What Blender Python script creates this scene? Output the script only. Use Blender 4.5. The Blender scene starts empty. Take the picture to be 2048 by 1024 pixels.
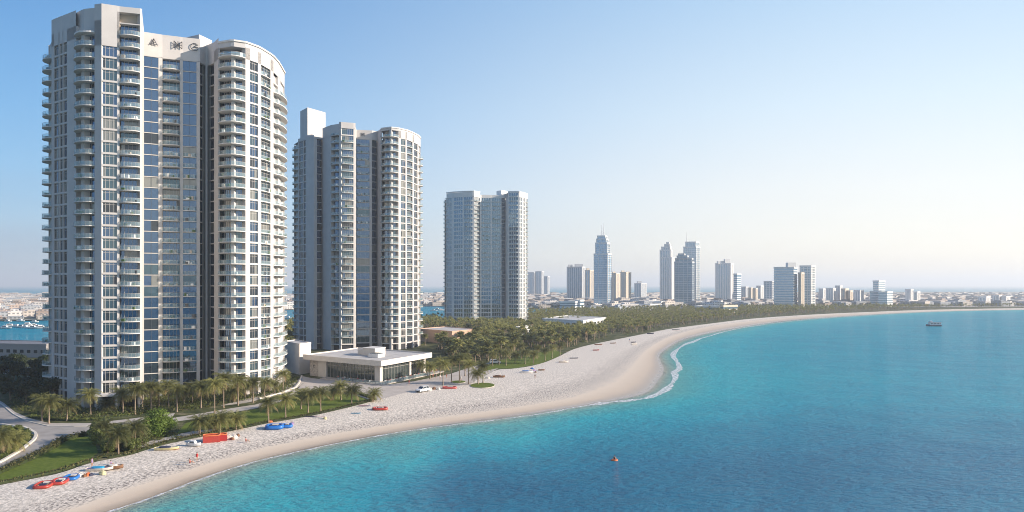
import bpy, bmesh, math, random
import numpy as np
from mathutils import Vector
R = math.radians
SC = bpy.context.scene
COL = SC.collection
random.seed(7)

# ------------------------------------------------------------------ camera, sky, sun, exposure
FPX, CX, CY = 1500.0, 1024.0, 570.0     # focal length in photo pixels, eye level row
H = 35.0                                # camera height over the sea
LAND = 1.0
cd = bpy.data.cameras.new('camera'); cam = bpy.data.objects.new('camera', cd); COL.objects.link(cam)
cd.sensor_width = 36; cd.lens = 36*FPX/2048
cd.shift_y = (CY-512)/2048
cd.clip_start = 1; cd.clip_end = 200000
cam.location = (0, 0, H); cam.rotation_euler = (R(90), 0, 0)
SC.camera = cam

SUN_EL, SUN_AZ = 20.0, 95.0            # azimuth clockwise from +Y (the view direction)
w = bpy.data.worlds.new('World'); SC.world = w; w.use_nodes = True
nt = w.node_tree
sky = nt.nodes.new('ShaderNodeTexSky'); sky.sky_type = 'NISHITA'; sky.sun_disc = False
sky.sun_elevation = R(SUN_EL); sky.sun_rotation = R(SUN_AZ)
sky.air_density = 1.0; sky.dust_density = 0.6; sky.ozone_density = 1.6; sky.altitude = 0
bg = nt.nodes['Background']; bg.inputs[1].default_value = 0.13
EXPO = 0.80
# milky coastal air over the clear-sky model: paler to the horizon and towards the sun's side
def lin(c): return tuple(((x/255)/12.92 if x <= 10 else ((x/255+.055)/1.055)**2.4) for x in c)
def sky_ramp(cols):
    r = nt.nodes.new('ShaderNodeValToRGB'); e = r.color_ramp.elements
    while len(e) < len(cols): e.new(.5)
    for k, (p, c) in enumerate(cols):
        e[k].position = p; e[k].color = (*[x/0.13/2**EXPO/10 for x in lin(c)], 1)
    nt.links.new(elev.outputs[0], r.inputs[0]); return r
tcw = nt.nodes.new('ShaderNodeTexCoord'); sx = nt.nodes.new('ShaderNodeSeparateXYZ'); nt.links.new(tcw.outputs['Generated'], sx.inputs[0])
elev = nt.nodes.new('ShaderNodeMapRange'); elev.inputs[1].default_value = 0; elev.inputs[2].default_value = 1; nt.links.new(sx.outputs['Z'], elev.inputs[0])
side = nt.nodes.new('ShaderNodeMapRange'); side.inputs[1].default_value = -.66; side.inputs[2].default_value = .50; side.interpolation_type = 'SMOOTHSTEP'
nt.links.new(sx.outputs['X'], side.inputs[0])
rl = sky_ramp([(0,(152,174,198)),(.03,(148,176,204)),(.10,(126,176,216)),(.20,(100,162,214)),(.34,(64,134,198)),(.7,(55,112,184)),(1,(46,98,170))])
rr = sky_ramp([(0,(244,234,222)),(.04,(246,239,230)),(.12,(238,238,236)),(.22,(216,231,241)),(.36,(178,209,236)),(.7,(96,150,208)),(1,(46,98,170))])
mxs = nt.nodes.new('ShaderNodeMix'); mxs.data_type = 'RGBA'; nt.links.new(side.outputs[0], mxs.inputs[0]); nt.links.new(rl.outputs[0], mxs.inputs[6]); nt.links.new(rr.outputs[0], mxs.inputs[7])
sc10 = nt.nodes.new('ShaderNodeVectorMath'); sc10.operation = 'SCALE'; sc10.inputs[3].default_value = 10; nt.links.new(mxs.outputs[2], sc10.inputs[0])
mxn = nt.nodes.new('ShaderNodeMix'); mxn.data_type = 'RGBA'; mxn.inputs[0].default_value = .85; nt.links.new(sky.outputs[0], mxn.inputs[6]); nt.links.new(sc10.outputs[0], mxn.inputs[7])
# a faint low cloud bank on the far left and barely visible high veils
cn = nt.nodes.new('ShaderNodeTexNoise'); cn.inputs['Scale'].default_value = 3.0; cn.inputs['Detail'].default_value = 5
cm = nt.nodes.new('ShaderNodeMapping'); cm.inputs['Scale'].default_value = (1, 1, 7); nt.links.new(tcw.outputs['Generated'], cm.inputs[0]); nt.links.new(cm.outputs[0], cn.inputs['Vector'])
cr_ = nt.nodes.new('ShaderNodeMapRange'); cr_.inputs[1].default_value = .42; cr_.inputs[2].default_value = .68; nt.links.new(cn.outputs[0], cr_.inputs[0])
lowf = nt.nodes.new('ShaderNodeMapRange'); lowf.inputs[1].default_value = .16; lowf.inputs[2].default_value = .02; nt.links.new(sx.outputs['Z'], lowf.inputs[0])
lef = nt.nodes.new('ShaderNodeMapRange'); lef.inputs[1].default_value = -.25; lef.inputs[2].default_value = -.6; lef.inputs[3].default_value = .06; lef.inputs[4].default_value = .55; nt.links.new(sx.outputs['X'], lef.inputs[0])
c1_ = nt.nodes.new('ShaderNodeMath'); c1_.operation = 'MULTIPLY'; nt.links.new(cr_.outputs[0], c1_.inputs[0]); nt.links.new(lowf.outputs[0], c1_.inputs[1])
c2_ = nt.nodes.new('ShaderNodeMath'); c2_.operation = 'MULTIPLY'; nt.links.new(c1_.outputs[0], c2_.inputs[0]); nt.links.new(lef.outputs[0], c2_.inputs[1])
mxc = nt.nodes.new('ShaderNodeMix'); mxc.data_type = 'RGBA'; nt.links.new(c2_.outputs[0], mxc.inputs[0]); nt.links.new(mxn.outputs[2], mxc.inputs[6]); mxc.inputs[7].default_value = (*[x/0.13/2**EXPO for x in lin((150,160,186))], 1)
nt.links.new(mxc.outputs[2], bg.inputs[0])
sd = bpy.data.lights.new('sun', 'SUN'); sun = bpy.data.objects.new('sun', sd); COL.objects.link(sun)
sd.energy = 4.6; sd.angle = R(0.6); sd.color = (1.0, 0.87, 0.73)
sv = Vector((math.sin(R(SUN_AZ))*math.cos(R(SUN_EL)), math.cos(R(SUN_AZ))*math.cos(R(SUN_EL)), math.sin(R(SUN_EL))))
sun.rotation_euler = sv.to_track_quat('Z', 'Y').to_euler(); sun.location = (300, -100, 300)
vs = SC.view_settings
SC.display_settings.display_device = 'sRGB'
vs.view_transform = 'Standard'; vs.look = 'None'; vs.gamma = 1; vs.exposure = 0.98; vs.use_curve_mapping = False
cy = SC.cycles
cy.max_bounces = 6; cy.diffuse_bounces = 2; cy.glossy_bounces = 3; cy.transmission_bounces = 3
cy.transparent_max_bounces = 12; cy.volume_bounces = 0; cy.use_denoising = True
cy.pixel_filter_type = 'BLACKMAN_HARRIS'; cy.filter_width = 1.0; cy.sample_clamp_indirect = 4; cy.caustics_reflective = False; cy.caustics_refractive = False

# ------------------------------------------------------------------ helpers
def G(px, py, z=LAND):
    """point of the level z that the pixel of the photograph shows"""
    d = (H-z)*FPX/(py-CY)
    return ((px-CX)/FPX*d, d)
def W(px, d):
    return ((px-CX)/FPX*d, d)
def tag(o, label=None, cat=None, group=None, kind=None):
    for k, v in (('label', label), ('category', cat), ('group', group), ('kind', kind)):
        if v: o[k] = v
    return o
def empty(name, loc, label, cat, group=None, rz=0):
    o = bpy.data.objects.new(name, None); COL.objects.link(o); o.location = loc; o.rotation_euler.z = rz
    o.empty_display_size = .1
    return tag(o, label, cat, group)

class MB:
    def __init__(s): s.v = []; s.f = []; s.m = []; s.mats = []
    def mi(s, mat):
        if mat not in s.mats: s.mats.append(mat)
        return s.mats.index(mat)
    def poly(s, pts, mat):
        n = len(s.v); s.v += [tuple(p) for p in pts]; s.f.append(tuple(range(n, n+len(pts)))); s.m.append(s.mi(mat))
    def hexa(s, c, mat):
        """c: 8 corners, bottom ring 0-3 then top ring 4-7"""
        n = len(s.v); s.v += [tuple(p) for p in c]; k = s.mi(mat)
        for f in ((3,2,1,0),(4,5,6,7),(0,1,5,4),(1,2,6,5),(2,3,7,6),(3,0,4,7)):
            s.f.append(tuple(n+i for i in f)); s.m.append(k)
    def box(s, x0, x1, y0, y1, z0, z1, mat):
        s.hexa([(x0,y0,z0),(x1,y0,z0),(x1,y1,z0),(x0,y1,z0),(x0,y0,z1),(x1,y0,z1),(x1,y1,z1),(x0,y1,z1)], mat)
    def bar(s, p, q, r, mat, r2=None, n=5):
        p = Vector(p); q = Vector(q); r2 = r if r2 is None else r2
        a = (q-p).normalized(); u = a.orthogonal().normalized(); v = a.cross(u)
        b = len(s.v); k = s.mi(mat)
        for c, rr in ((p, r), (q, r2)):
            for i in range(n):
                t = 2*math.pi*i/n; s.v.append(tuple(c+u*(math.cos(t)*rr)+v*(math.sin(t)*rr)))
        for i in range(n):
            j = (i+1) % n; s.f.append((b+i, b+j, b+n+j, b+n+i)); s.m.append(k)
        s.f.append(tuple(b+i for i in reversed(range(n)))); s.m.append(k)
        s.f.append(tuple(b+n+i for i in range(n))); s.m.append(k)
    def prism(s, pts, z0, z1, mat, top=None, cap=True):
        n = len(pts); a = sum(pts[i][0]*pts[(i+1)%n][1]-pts[(i+1)%n][0]*pts[i][1] for i in range(n))
        if a < 0: pts = pts[::-1]
        b = len(s.v); k = s.mi(mat)
        s.v += [(p[0], p[1], z0) for p in pts] + [(p[0], p[1], z1) for p in pts]
        for i in range(n):
            j = (i+1) % n; s.f.append((b+i, b+j, b+n+j, b+n+i)); s.m.append(k)
        if cap:
            s.f.append(tuple(b+i for i in reversed(range(n)))); s.m.append(k)
            s.f.append(tuple(b+n+i for i in range(n))); s.m.append(s.mi(top or mat))
    def mesh(s, name, smooth=False):
        me = bpy.data.meshes.new(name); me.from_pydata(s.v, [], s.f)
        for m in s.mats: me.materials.append(m)
        if len(s.f): me.polygons.foreach_set('material_index', s.m)
        if smooth: me.polygons.foreach_set('use_smooth', [True]*len(s.f))
        me.update(); return me
    def build(s, name, parent=None, smooth=False, **kw):
        o = bpy.data.objects.new(name, s.mesh(name, smooth)); COL.objects.link(o)
        if parent is not None: o.parent = parent
        return tag(o, **kw)
def dup(root, loc, rz=None, sc=None, label=None, cat=None, group=None):
    def cp(o, parent):
        c = o.copy(); COL.objects.link(c); c.parent = parent
        for ch in KIDS.get(o.name, []): cp(ch, c)
        return c
    r = cp(root, None); r.location = loc
    if rz is not None: r.rotation_euler.z = rz
    if sc is not None: r.scale = (sc, sc, sc) if not isinstance(sc, tuple) else sc
    return tag(r, label, cat, group)
KIDS = {}
def kids(root):
    KIDS[root.name] = [o for o in COL.objects if o.parent == root]
    for k in KIDS[root.name]: KIDS[k.name] = [o for o in COL.objects if o.parent == k]
    return root

# ------------------------------------------------------------------ materials
def nodes(name):
    m = bpy.data.materials.new(name); m.use_nodes = True
    t = m.node_tree; return m, t, t.nodes['Principled BSDF'], t.links.new
def mat(name, c, rough=.6, metal=0., noise=0., nscale=1., spec=.5, bump=0., bscale=4., rnd=0.):
    m, t, b, L = nodes(name)
    b.inputs['Roughness'].default_value = rough; b.inputs['Metallic'].default_value = metal
    b.inputs['Specular IOR Level'].default_value = spec
    b.inputs['Base Color'].default_value = (*c, 1)
    src = None
    if noise or bump:
        tc = t.nodes.new('ShaderNodeNewGeometry')
    if noise or rnd:
        hsv = t.nodes.new('ShaderNodeHueSaturation'); hsv.inputs['Color'].default_value = (*c, 1)
        val = t.nodes.new('ShaderNodeMath'); val.operation = 'ADD'; val.inputs[0].default_value = 1; val.inputs[1].default_value = 0
        if noise:
            n = t.nodes.new('ShaderNodeTexNoise'); n.inputs['Scale'].default_value = nscale; n.inputs['Detail'].default_value = 5
            L(tc.outputs['Position'], n.inputs['Vector'])
            mr = t.nodes.new('ShaderNodeMapRange'); mr.inputs[1].default_value = .3; mr.inputs[2].default_value = .7
            mr.inputs[3].default_value = 1-noise; mr.inputs[4].default_value = 1+noise
            L(n.outputs[0], mr.inputs[0]); L(mr.outputs[0], val.inputs[0])
        if rnd:
            oi = t.nodes.new('ShaderNodeObjectInfo'); m2 = t.nodes.new('ShaderNodeMapRange')
            m2.inputs[3].default_value = -rnd; m2.inputs[4].default_value = rnd
            L(oi.outputs['Random'], m2.inputs[0]); L(m2.outputs[0], val.inputs[1])
            h = t.nodes.new('ShaderNodeMapRange'); h.inputs[3].default_value = .5-rnd*.06; h.inputs[4].default_value = .5+rnd*.06
            L(oi.outputs['Random'], h.inputs[0]); L(h.outputs[0], hsv.inputs['Hue'])
        L(val.outputs[0], hsv.inputs['Value']); L(hsv.outputs[0], b.inputs['Base Color'])
    if bump:
        n = t.nodes.new('ShaderNodeTexNoise'); n.inputs['Scale'].default_value = bscale; n.inputs['Detail'].default_value = 4
        L(tc.outputs['Position'], n.inputs['Vector'])
        bp = t.nodes.new('ShaderNodeBump'); bp.inputs['Strength'].default_value = min(1, bump); bp.inputs['Distance'].default_value = bump/bscale
        L(n.outputs[0], bp.inputs['Height']); L(bp.outputs[0], b.inputs['Normal'])
    return m
def glassy(name, c, rough=.04, metal=.55, wob=.02, wscale=.35):
    m, t, b, L = nodes(name)
    b.inputs['Base Color'].default_value = (*c, 1); b.inputs['Roughness'].default_value = rough
    b.inputs['Metallic'].default_value = metal; b.inputs['Specular IOR Level'].default_value = .8
    g = t.nodes.new('ShaderNodeNewGeometry'); n = t.nodes.new('ShaderNodeTexNoise'); n.inputs['Scale'].default_value = wscale
    L(g.outputs['Position'], n.inputs['Vector'])
    bp = t.nodes.new('ShaderNodeBump'); bp.inputs['Distance'].default_value = wob; bp.inputs['Strength'].default_value = 1
    L(n.outputs[0], bp.inputs['Height']); L(bp.outputs[0], b.inputs['Normal'])
    return m
WALL = mat('beige_render', (.48,.455,.435), .75, noise=.06, nscale=.25)
SLAB = mat('pale_slab', (.60,.57,.535), .7, noise=.05, nscale=.6)
SOFF = mat('warm_plaster', (.50,.42,.34), .8)
FRAME = mat('pale_frame', (.45,.42,.39), .5)
DFRAME = mat('dark_frame', (.06,.07,.08), .4)
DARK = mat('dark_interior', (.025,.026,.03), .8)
GL1 = glassy('blue_glass', (.10,.16,.25), metal=.82)
GL2 = glassy('dark_glass', (.04,.05,.06), metal=.35)
GL3 = glassy('curtained_glass', (.22,.225,.21), rough=.12, metal=.3)
GL4 = glassy('teal_glass', (.085,.14,.17), metal=.65)
GLS = [GL1, GL1, GL2, GL3, GL4, GL4]
ROOFM = mat('roof_gravel', (.42,.40,.38), .9, noise=.15, nscale=.4)
WHITE = mat('white_paint', (.75,.73,.70), .5, noise=.04, nscale=.8)
def rail_mat():
    m, t, b, L = nodes('balustrade_glass')
    b.inputs['Base Color'].default_value = (.40,.52,.56,1); b.inputs['Roughness'].default_value = .08; b.inputs['Metallic'].default_value = .35
    tr = t.nodes.new('ShaderNodeBsdfTransparent'); tr.inputs[0].default_value = (.82,.90,.92,1)
    mx = t.nodes.new('ShaderNodeMixShader'); mx.inputs[0].default_value = .36
    L(tr.outputs[0], mx.inputs[1]); L(b.outputs[0], mx.inputs[2]); L(mx.outputs[0], t.nodes['Material Output'].inputs[0])
    return m
RAIL = rail_mat()
from mathutils.geometry import tessellate_polygon
# ------------------------------------------------------------------ the setting: sea, beach, land
def resample(pts, n, key=None):
    p = np.array(pts, float); d = np.r_[0, np.cumsum(np.hypot(*(p[1:]-p[:-1]).T))]
    t = np.linspace(0, d[-1], n); return np.c_[np.interp(t, d, p[:,0]), np.interp(t, d, p[:,1])]
S0 = [(215,1024),(300,996),(400,956),(500,923),(600,901),(700,880),(850,854),(1000,837),(1100,822),(1180,809),(1247,798),(1290,788),(1305,777),(1320,757),(1330,741),(1323,726),(1315,711),(1333,698),(1355,683),(1398,670),(1451,660),(1520,648),(1600,639),(1700,632),(1800,626),(1900,622),(2048,619.5),(2300,615)]
W0 = [(120,1024),(200,995),(260,975),(400,931),(500,902),(600,879),(700,862),(850,838),(1000,818),(1080,806),(1140,795),(1180,782),(1215,768),(1240,752),(1258,735),(1272,718),(1288,702),(1310,687),(1340,672),(1400,655),(1470,645),(1540,638),(1620,631),(1700,627.5),(1800,623),(1900,619.5),(2048,617.8),(2300,613.6)]
I0 = [(-60,982),(0,970),(64,958),(124,946),(180,925),(260,911),(286,902),(330,889),(374,880),(406,873),(453,864),(497,855),(532,847),(600,836),(656,825),(745,803),(800,786),(870,775),(935,768),(970,752),(993,738),(1028,738),(1079,729),(1117,714),(1143,699),(1181,689),(1232,679),(1282,669),(1320,661),(1343,657),(1429,646),(1493,638),(1558,633),(1660,627),(1740,624),(1819,620.5),(1930,618),(2048,616),(2300,612)]
def world_line(px, z, head):
    return head + [G(x, y, z) for x, y in px]
s_w = world_line(S0, 0, [(-128,-130),(-100,-40),(-78,40),(-66,95)])
w_w = world_line(W0, .35, [(-138,-130),(-110,-40),(-88,40),(-76,95)])
i_w = world_line(I0, LAND, [(-190,-130),(-170,-40),(-150,40),(-110,95)])
def poly_param(px, n, head, z):
    """sample a photo polyline evenly in the photo, so that samples get sparser with distance"""
    r = resample(px, n); return [G(x, y, z) for x, y in r]
NB = 260
rows = []
def chaikin(p, k=2):
    for _ in range(k):
        q = [p[0]]
        for a, b_ in zip(p[:-1], p[1:]): q += [(a[0]*.75+b_[0]*.25, a[1]*.75+b_[1]*.25), (a[0]*.25+b_[0]*.75, a[1]*.25+b_[1]*.75)]
        p = q+[p[-1]]
    return p
S0 = chaikin(S0); W0 = chaikin(W0); I0 = chaikin(I0)
A = resample(S0, NB); B = resample(W0, NB); C = resample(I0, NB)
heads = [[(-128,-130),(-100,-40),(-78,40),(-66,95)], [(-138,-130),(-110,-40),(-88,40),(-76,95)], [(-190,-130),(-170,-40),(-150,40),(-110,95)]]
LA = heads[0]+[G(x, y, 0) for x, y in A]; LB = heads[1]+[G(x, y, .35) for x, y in B]; LC = heads[2]+[G(x, y, LAND) for x, y in C]
nl = len(LA)
def ramp(m, fac, stops):
    t = m.node_tree; r = t.nodes.new('ShaderNodeValToRGB'); t.links.new(fac, r.inputs[0]); e = r.color_ramp.elements
    while len(e) < len(stops): e.new(.5)
    for k, (p, c) in enumerate(stops): e[k].position = p; e[k].color = (*c, 1)
    return r
def sand_material():
    m, t, b, L = nodes('beach_sand'); b.inputs['Specular IOR Level'].default_value = .25
    at = t.nodes.new('ShaderNodeAttribute'); at.attribute_name = 'shore'
    g = t.nodes.new('ShaderNodeNewGeometry')
    n = t.nodes.new('ShaderNodeTexNoise'); n.inputs['Scale'].default_value = .18; n.inputs['Detail'].default_value = 6; n.inputs['Roughness'].default_value = .65
    L(g.outputs['Position'], n.inputs['Vector'])
    a1 = t.nodes.new('ShaderNodeMath'); a1.operation = 'MULTIPLY_ADD'; a1.inputs[1].default_value = .16; L(n.outputs[0], a1.inputs[0])
    a2 = t.nodes.new('ShaderNodeMath'); a2.operation = 'ADD'; a2.inputs[1].default_value = -.08; L(at.outputs['Fac'], a2.inputs[0]); L(a2.outputs[0], a1.inputs[2])
    r = ramp(m, a1.outputs[0], [(0,(.26,.21,.16)),(.08,(.38,.31,.24)),(.22,(.52,.42,.32)),(.45,(.60,.50,.39)),(.56,(.60,.53,.45)),(1,(.62,.555,.475))])
    # trampled dry sand: lumps half a metre across coloured paler on the crests and darker in the hollows
    v = t.nodes.new('ShaderNodeTexNoise'); v.inputs['Scale'].default_value = 2.1; v.inputs['Detail'].default_value = 5; v.inputs['Roughness'].default_value = .7
    mp = t.nodes.new('ShaderNodeMapping'); mp.inputs['Scale'].default_value = (1,.6,1); L(g.outputs['Position'], mp.inputs[0]); L(mp.outputs[0], v.inputs['Vector'])
    vr = t.nodes.new('ShaderNodeMapRange'); vr.inputs[1].default_value = .36; vr.inputs[2].default_value = .64; vr.inputs[3].default_value = .55; vr.inputs[4].default_value = 1.30
    L(v.outputs[0], vr.inputs[0])
    dr = t.nodes.new('ShaderNodeMapRange'); dr.inputs[1].default_value = .48; dr.inputs[2].default_value = .58; L(a1.outputs[0], dr.inputs[0])
    mixv = t.nodes.new('ShaderNodeMix'); mixv.data_type = 'FLOAT'; L(dr.outputs[0], mixv.inputs[0]); mixv.inputs[2].default_value = 1; L(vr.outputs[0], mixv.inputs[3])
    h = t.nodes.new('ShaderNodeHueSaturation'); L(r.outputs[0], h.inputs['Color']); L(mixv.outputs[0], h.inputs['Value'])
    # wrack line: dark specks along the top of the wet band
    wn = t.nodes.new('ShaderNodeTexNoise'); wn.inputs['Scale'].default_value = 2.2; wn.inputs['Detail'].default_value = 3; L(mp.outputs[0], wn.inputs['Vector'])
    wr = t.nodes.new('ShaderNodeMapRange'); wr.inputs[1].default_value = .50; wr.inputs[2].default_value = .58; L(wn.outputs[0], wr.inputs[0])
    wb = t.nodes.new('ShaderNodeMapRange'); wb.inputs[1].default_value = 0; wb.inputs[2].default_value = .12; wb.inputs[3].default_value = 1; wb.inputs[4].default_value = 0
    dd = t.nodes.new('ShaderNodeMath'); dd.operation = 'SUBTRACT'; dd.inputs[1].default_value = .57; L(a1.outputs[0], dd.inputs[0])
    ab = t.nodes.new('ShaderNodeMath'); ab.operation = 'ABSOLUTE'; L(dd.outputs[0], ab.inputs[0]); L(ab.outputs[0], wb.inputs[0])
    mu = t.nodes.new('ShaderNodeMath'); mu.operation = 'MULTIPLY'; L(wr.outputs[0], mu.inputs[0]); L(wb.outputs[0], mu.inputs[1])
    mu2 = t.nodes.new('ShaderNodeMath'); mu2.operation = 'MULTIPLY'; mu2.inputs[1].default_value = .9; L(mu.outputs[0], mu2.inputs[0])
    mc = t.nodes.new('ShaderNodeMix'); mc.data_type = 'RGBA'; L(mu2.outputs[0], mc.inputs[0]); L(h.outputs[0], mc.inputs[6]); mc.inputs[7].default_value = (.13,.11,.10,1)
    L(mc.outputs[2], b.inputs['Base Color'])
    ro = t.nodes.new('ShaderNodeMapRange'); ro.inputs[1].default_value = .04; ro.inputs[2].default_value = .25; ro.inputs[3].default_value = .25; ro.inputs[4].default_value = .85
    L(a1.outputs[0], ro.inputs[0]); L(ro.outputs[0], b.inputs['Roughness'])
    bp = t.nodes.new('ShaderNodeBump'); bp.inputs['Distance'].default_value = .30
    bs = t.nodes.new('ShaderNodeMath'); bs.operation = 'MULTIPLY'; bs.inputs[1].default_value = .42; L(dr.outputs[0], bs.inputs[0]); L(bs.outputs[0], bp.inputs['Strength'])
    L(v.outputs[0], bp.inputs['Height']); L(bp.outputs[0], b.inputs['Normal'])
    return m
SAND = sand_material()
verts = []; att = []; faces = []
def lerp(p, q, t): return (p[0]+(q[0]-p[0])*t, p[1]+(q[1]-p[1])*t)
prof = [(-.12,None,-.35,-.1)] 
NR = 0
for k in range(nl):
    a, b_, c = LA[k], LB[k], LC[k]
    row = [((a[0]+(a[0]-b_[0])*.5, a[1]+(a[1]-b_[1])*.5), -.3, -.02), (a, 0.0, .0)]
    for t in (.25,.5,.75): row.append((lerp(a, b_, t), .35*t, .5*t))
    row.append((b_, .35, .5))
    for t in (.12,.3,.5,.75): row.append((lerp(b_, c, t), .35+(LAND-.35)*math.sin(t*math.pi/2), .5+.5*t))
    row.append((c, LAND, 1.))
    NR = len(row)
    for p, z, s in row: verts.append((p[0], p[1], z)); att.append(s)
for k in range(nl-1):
    for j in range(NR-1):
        i = k*NR+j; faces.append((i, i+NR, i+NR+1, i+1))
me = bpy.data.meshes.new('beach'); me.from_pydata(verts, [], faces); me.materials.append(SAND)
at = me.attributes.new('shore', 'FLOAT', 'POINT'); at.data.foreach_set('value', att)
me.polygons.foreach_set('use_smooth', [True]*len(faces)); me.update()
bm = bmesh.new(); bm.from_mesh(me); bmesh.ops.recalc_face_normals(bm, faces=bm.faces)
if sum(f.normal.z for f in bm.faces) < 0: bmesh.ops.reverse_faces(bm, faces=bm.faces)
bm.to_mesh(me); bm.free()
beach = bpy.data.objects.new('beach', me); COL.objects.link(beach)
tag(beach, 'white trampled sand beach curving round the bay', None, None, 'structure')

def flat(name, pts, z, m, label, kind='structure', sub=None):
    tri = tessellate_polygon([[Vector((p[0], p[1], 0)) for p in pts]])
    fs_ = []
    for a, b_, c in tri:
        A_, B_, C_ = pts[a], pts[b_], pts[c]
        fs_.append((a, b_, c) if (B_[0]-A_[0])*(C_[1]-A_[1])-(B_[1]-A_[1])*(C_[0]-A_[0]) > 0 else (a, c, b_))
    me = bpy.data.meshes.new(name); me.from_pydata([(p[0], p[1], z) for p in pts], [], fs_); me.materials.append(m); me.update()
    o = bpy.data.objects.new(name, me); COL.objects.link(o); return tag(o, label, None, None, kind)
def px(pts, z=LAND): return [G(x, y, z) for x, y in pts]

# the sea: one sheet to the horizon, its vertices carry the distance to the waterline
shore = np.array([p for p in LA], float)
ang = np.concatenate([np.radians(np.linspace(-42, 42, 330)), np.radians(np.linspace(45, 315, 60))])
rad = np.concatenate([[0.01, 30, 60], np.geomspace(80, 2500, 230), np.geomspace(2800, 90000, 30)])
AA, RR = np.meshgrid(ang, rad); X = np.sin(AA)*RR; Y = np.cos(AA)*RR
P = np.c_[X.ravel(), Y.ravel()]
def seg_dist(P, L):
    best = np.full(len(P), 1e9)
    for a, b_ in zip(L[:-1], L[1:]):
        d = b_-a; l2 = max((d**2).sum(), 1e-9); t = np.clip(((P-a)@d)/l2, 0, 1)
        best = np.minimum(best, np.hypot(*(P-a-t[:,None]*d).T))
    return best
sdist = seg_dist(P, shore)
# water depth in metres: shelves away from the shore, with pale tower reflections painted in as shallows, and deeper patches
depth = 3.9*(1-np.exp(-sdist/30))+.8*np.clip((sdist-60)/200,0,1)
for (x, y, r1, r2, dz) in ((830,925,7,14,-1.5),(1035,880,8,20,-1.2),(1000,975,17,14,3.0),(920,945,8,14,1.2),(1180,1010,26,12,3.0),(1400,960,34,18,2.2),(1700,960,60,26,2.8),(2000,900,70,40,2.4)):
    c = G(x, y, 0); c = np.array(c); u = c/np.hypot(*c); q = P-c; al = q@u; ac = q@np.array([-u[1], u[0]])
    depth += dz*np.exp(-(al/(r2*1.3))**2-(ac/r1)**2)*np.clip(sdist/25, 0, 1)
depth = np.clip(depth, 0, 10)
na = len(ang)
fs = []
for i in range(len(rad)-1):
    for j in range(na):
        jn = (j+1) % na; a = i*na+j; b_ = i*na+jn; fs.append((a+na, b_+na, b_, a))
me = bpy.data.meshes.new('sea'); me.from_pydata([(x, y, 0) for x, y in P], [], fs)
at = me.attributes.new('depth_and_streaks', 'FLOAT', 'POINT'); at.data.foreach_set('value', depth)
def water_material():
    m, t, b, L = nodes('sea_water')
    at = t.nodes.new('ShaderNodeAttribute'); at.attribute_name = 'depth_and_streaks'
    g = t.nodes.new('ShaderNodeNewGeometry')
    n = t.nodes.new('ShaderNodeTexNoise'); n.inputs['Scale'].default_value = .03; n.inputs['Detail'].default_value = 4
    L(g.outputs['Position'], n.inputs['Vector'])
    nr = t.nodes.new('ShaderNodeMapRange'); nr.inputs[1].default_value = .25; nr.inputs[2].default_value = .75; nr.inputs[3].default_value = .86; nr.inputs[4].default_value = 1.14; L(n.outputs[0], nr.inputs[0])
    dm = t.nodes.new('ShaderNodeMath'); dm.operation = 'MULTIPLY'; L(at.outputs['Fac'], dm.inputs[0]); L(nr.outputs[0], dm.inputs[1])
    dv = t.nodes.new('ShaderNodeMath'); dv.operation = 'DIVIDE'; dv.inputs[1].default_value = 10; L(dm.outputs[0], dv.inputs[0])
    r = ramp(m, dv.outputs[0], [(0,(.38,.34,.26)),(.025,(.24,.33,.27)),(.08,(.08,.34,.32)),(.2,(.008,.34,.39)),(.38,(.0,.26,.345)),(.55,(.0,.19,.285)),(.75,(.0,.15,.25)),(1,(.0,.125,.22))])
    L(r.outputs[0], b.inputs['Base Color']); b.inputs['IOR'].default_value = 1.33; b.inputs['Specular IOR Level'].default_value = .38; b.inputs['Roughness'].default_value = .10
    # waves: short ripples and longer swell
    mp = t.nodes.new('ShaderNodeMapping'); mp.inputs['Scale'].default_value = (.55,1.,1); mp.inputs['Rotation'].default_value = (0,0,R(20)); L(g.outputs['Position'], mp.inputs[0])
    w1 = t.nodes.new('ShaderNodeTexNoise'); w1.inputs['Scale'].default_value = .8; w1.inputs['Detail'].default_value = 5; w1.inputs['Roughness'].default_value = .62; L(mp.outputs[0], w1.inputs['Vector'])
    w2 = t.nodes.new('ShaderNodeTexNoise'); w2.inputs['Scale'].default_value = .09; w2.inputs['Detail'].default_value = 2; L(mp.outputs[0], w2.inputs['Vector'])
    wm = t.nodes.new('ShaderNodeMath'); wm.operation = 'MULTIPLY_ADD'; wm.inputs[1].default_value = 1.8; L(w2.outputs[0], wm.inputs[0]); L(w1.outputs[0], wm.inputs[2])
    bp = t.nodes.new('ShaderNodeBump'); bp.inputs['Distance'].default_value = 1.0; bp.inputs['Strength'].default_value = 1; L(wm.outputs[0], bp.inputs['Height'])
    L(bp.outputs[0], b.inputs['Normal'])
    # wave slopes keep the mirror share of distant water limited
    b.inputs['Specular IOR Level'].default_value = 0
    fr = t.nodes.new('ShaderNodeFresnel'); fr.inputs['IOR'].default_value = 1.33; L(bp.outputs[0], fr.inputs['Normal'])
    fm_ = t.nodes.new('ShaderNodeMapRange'); fm_.inputs[1].default_value = .17; fm_.inputs[2].default_value = .9; fm_.inputs[3].default_value = .0; fm_.inputs[4].default_value = .24; L(fr.outputs[0], fm_.inputs[0])
    gl = t.nodes.new('ShaderNodeBsdfGlossy'); gl.inputs['Roughness'].default_value = .06; L(bp.outputs[0], gl.inputs['Normal'])
    mx = t.nodes.new('ShaderNodeMixShader'); L(fm_.outputs[0], mx.inputs[0]); L(b.outputs[0], mx.inputs[1]); L(gl.outputs[0], mx.inputs[2]); L(mx.outputs[0], t.nodes['Material Output'].inputs[0])
    return m
me.materials.append(water_material()); me.update()
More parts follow.
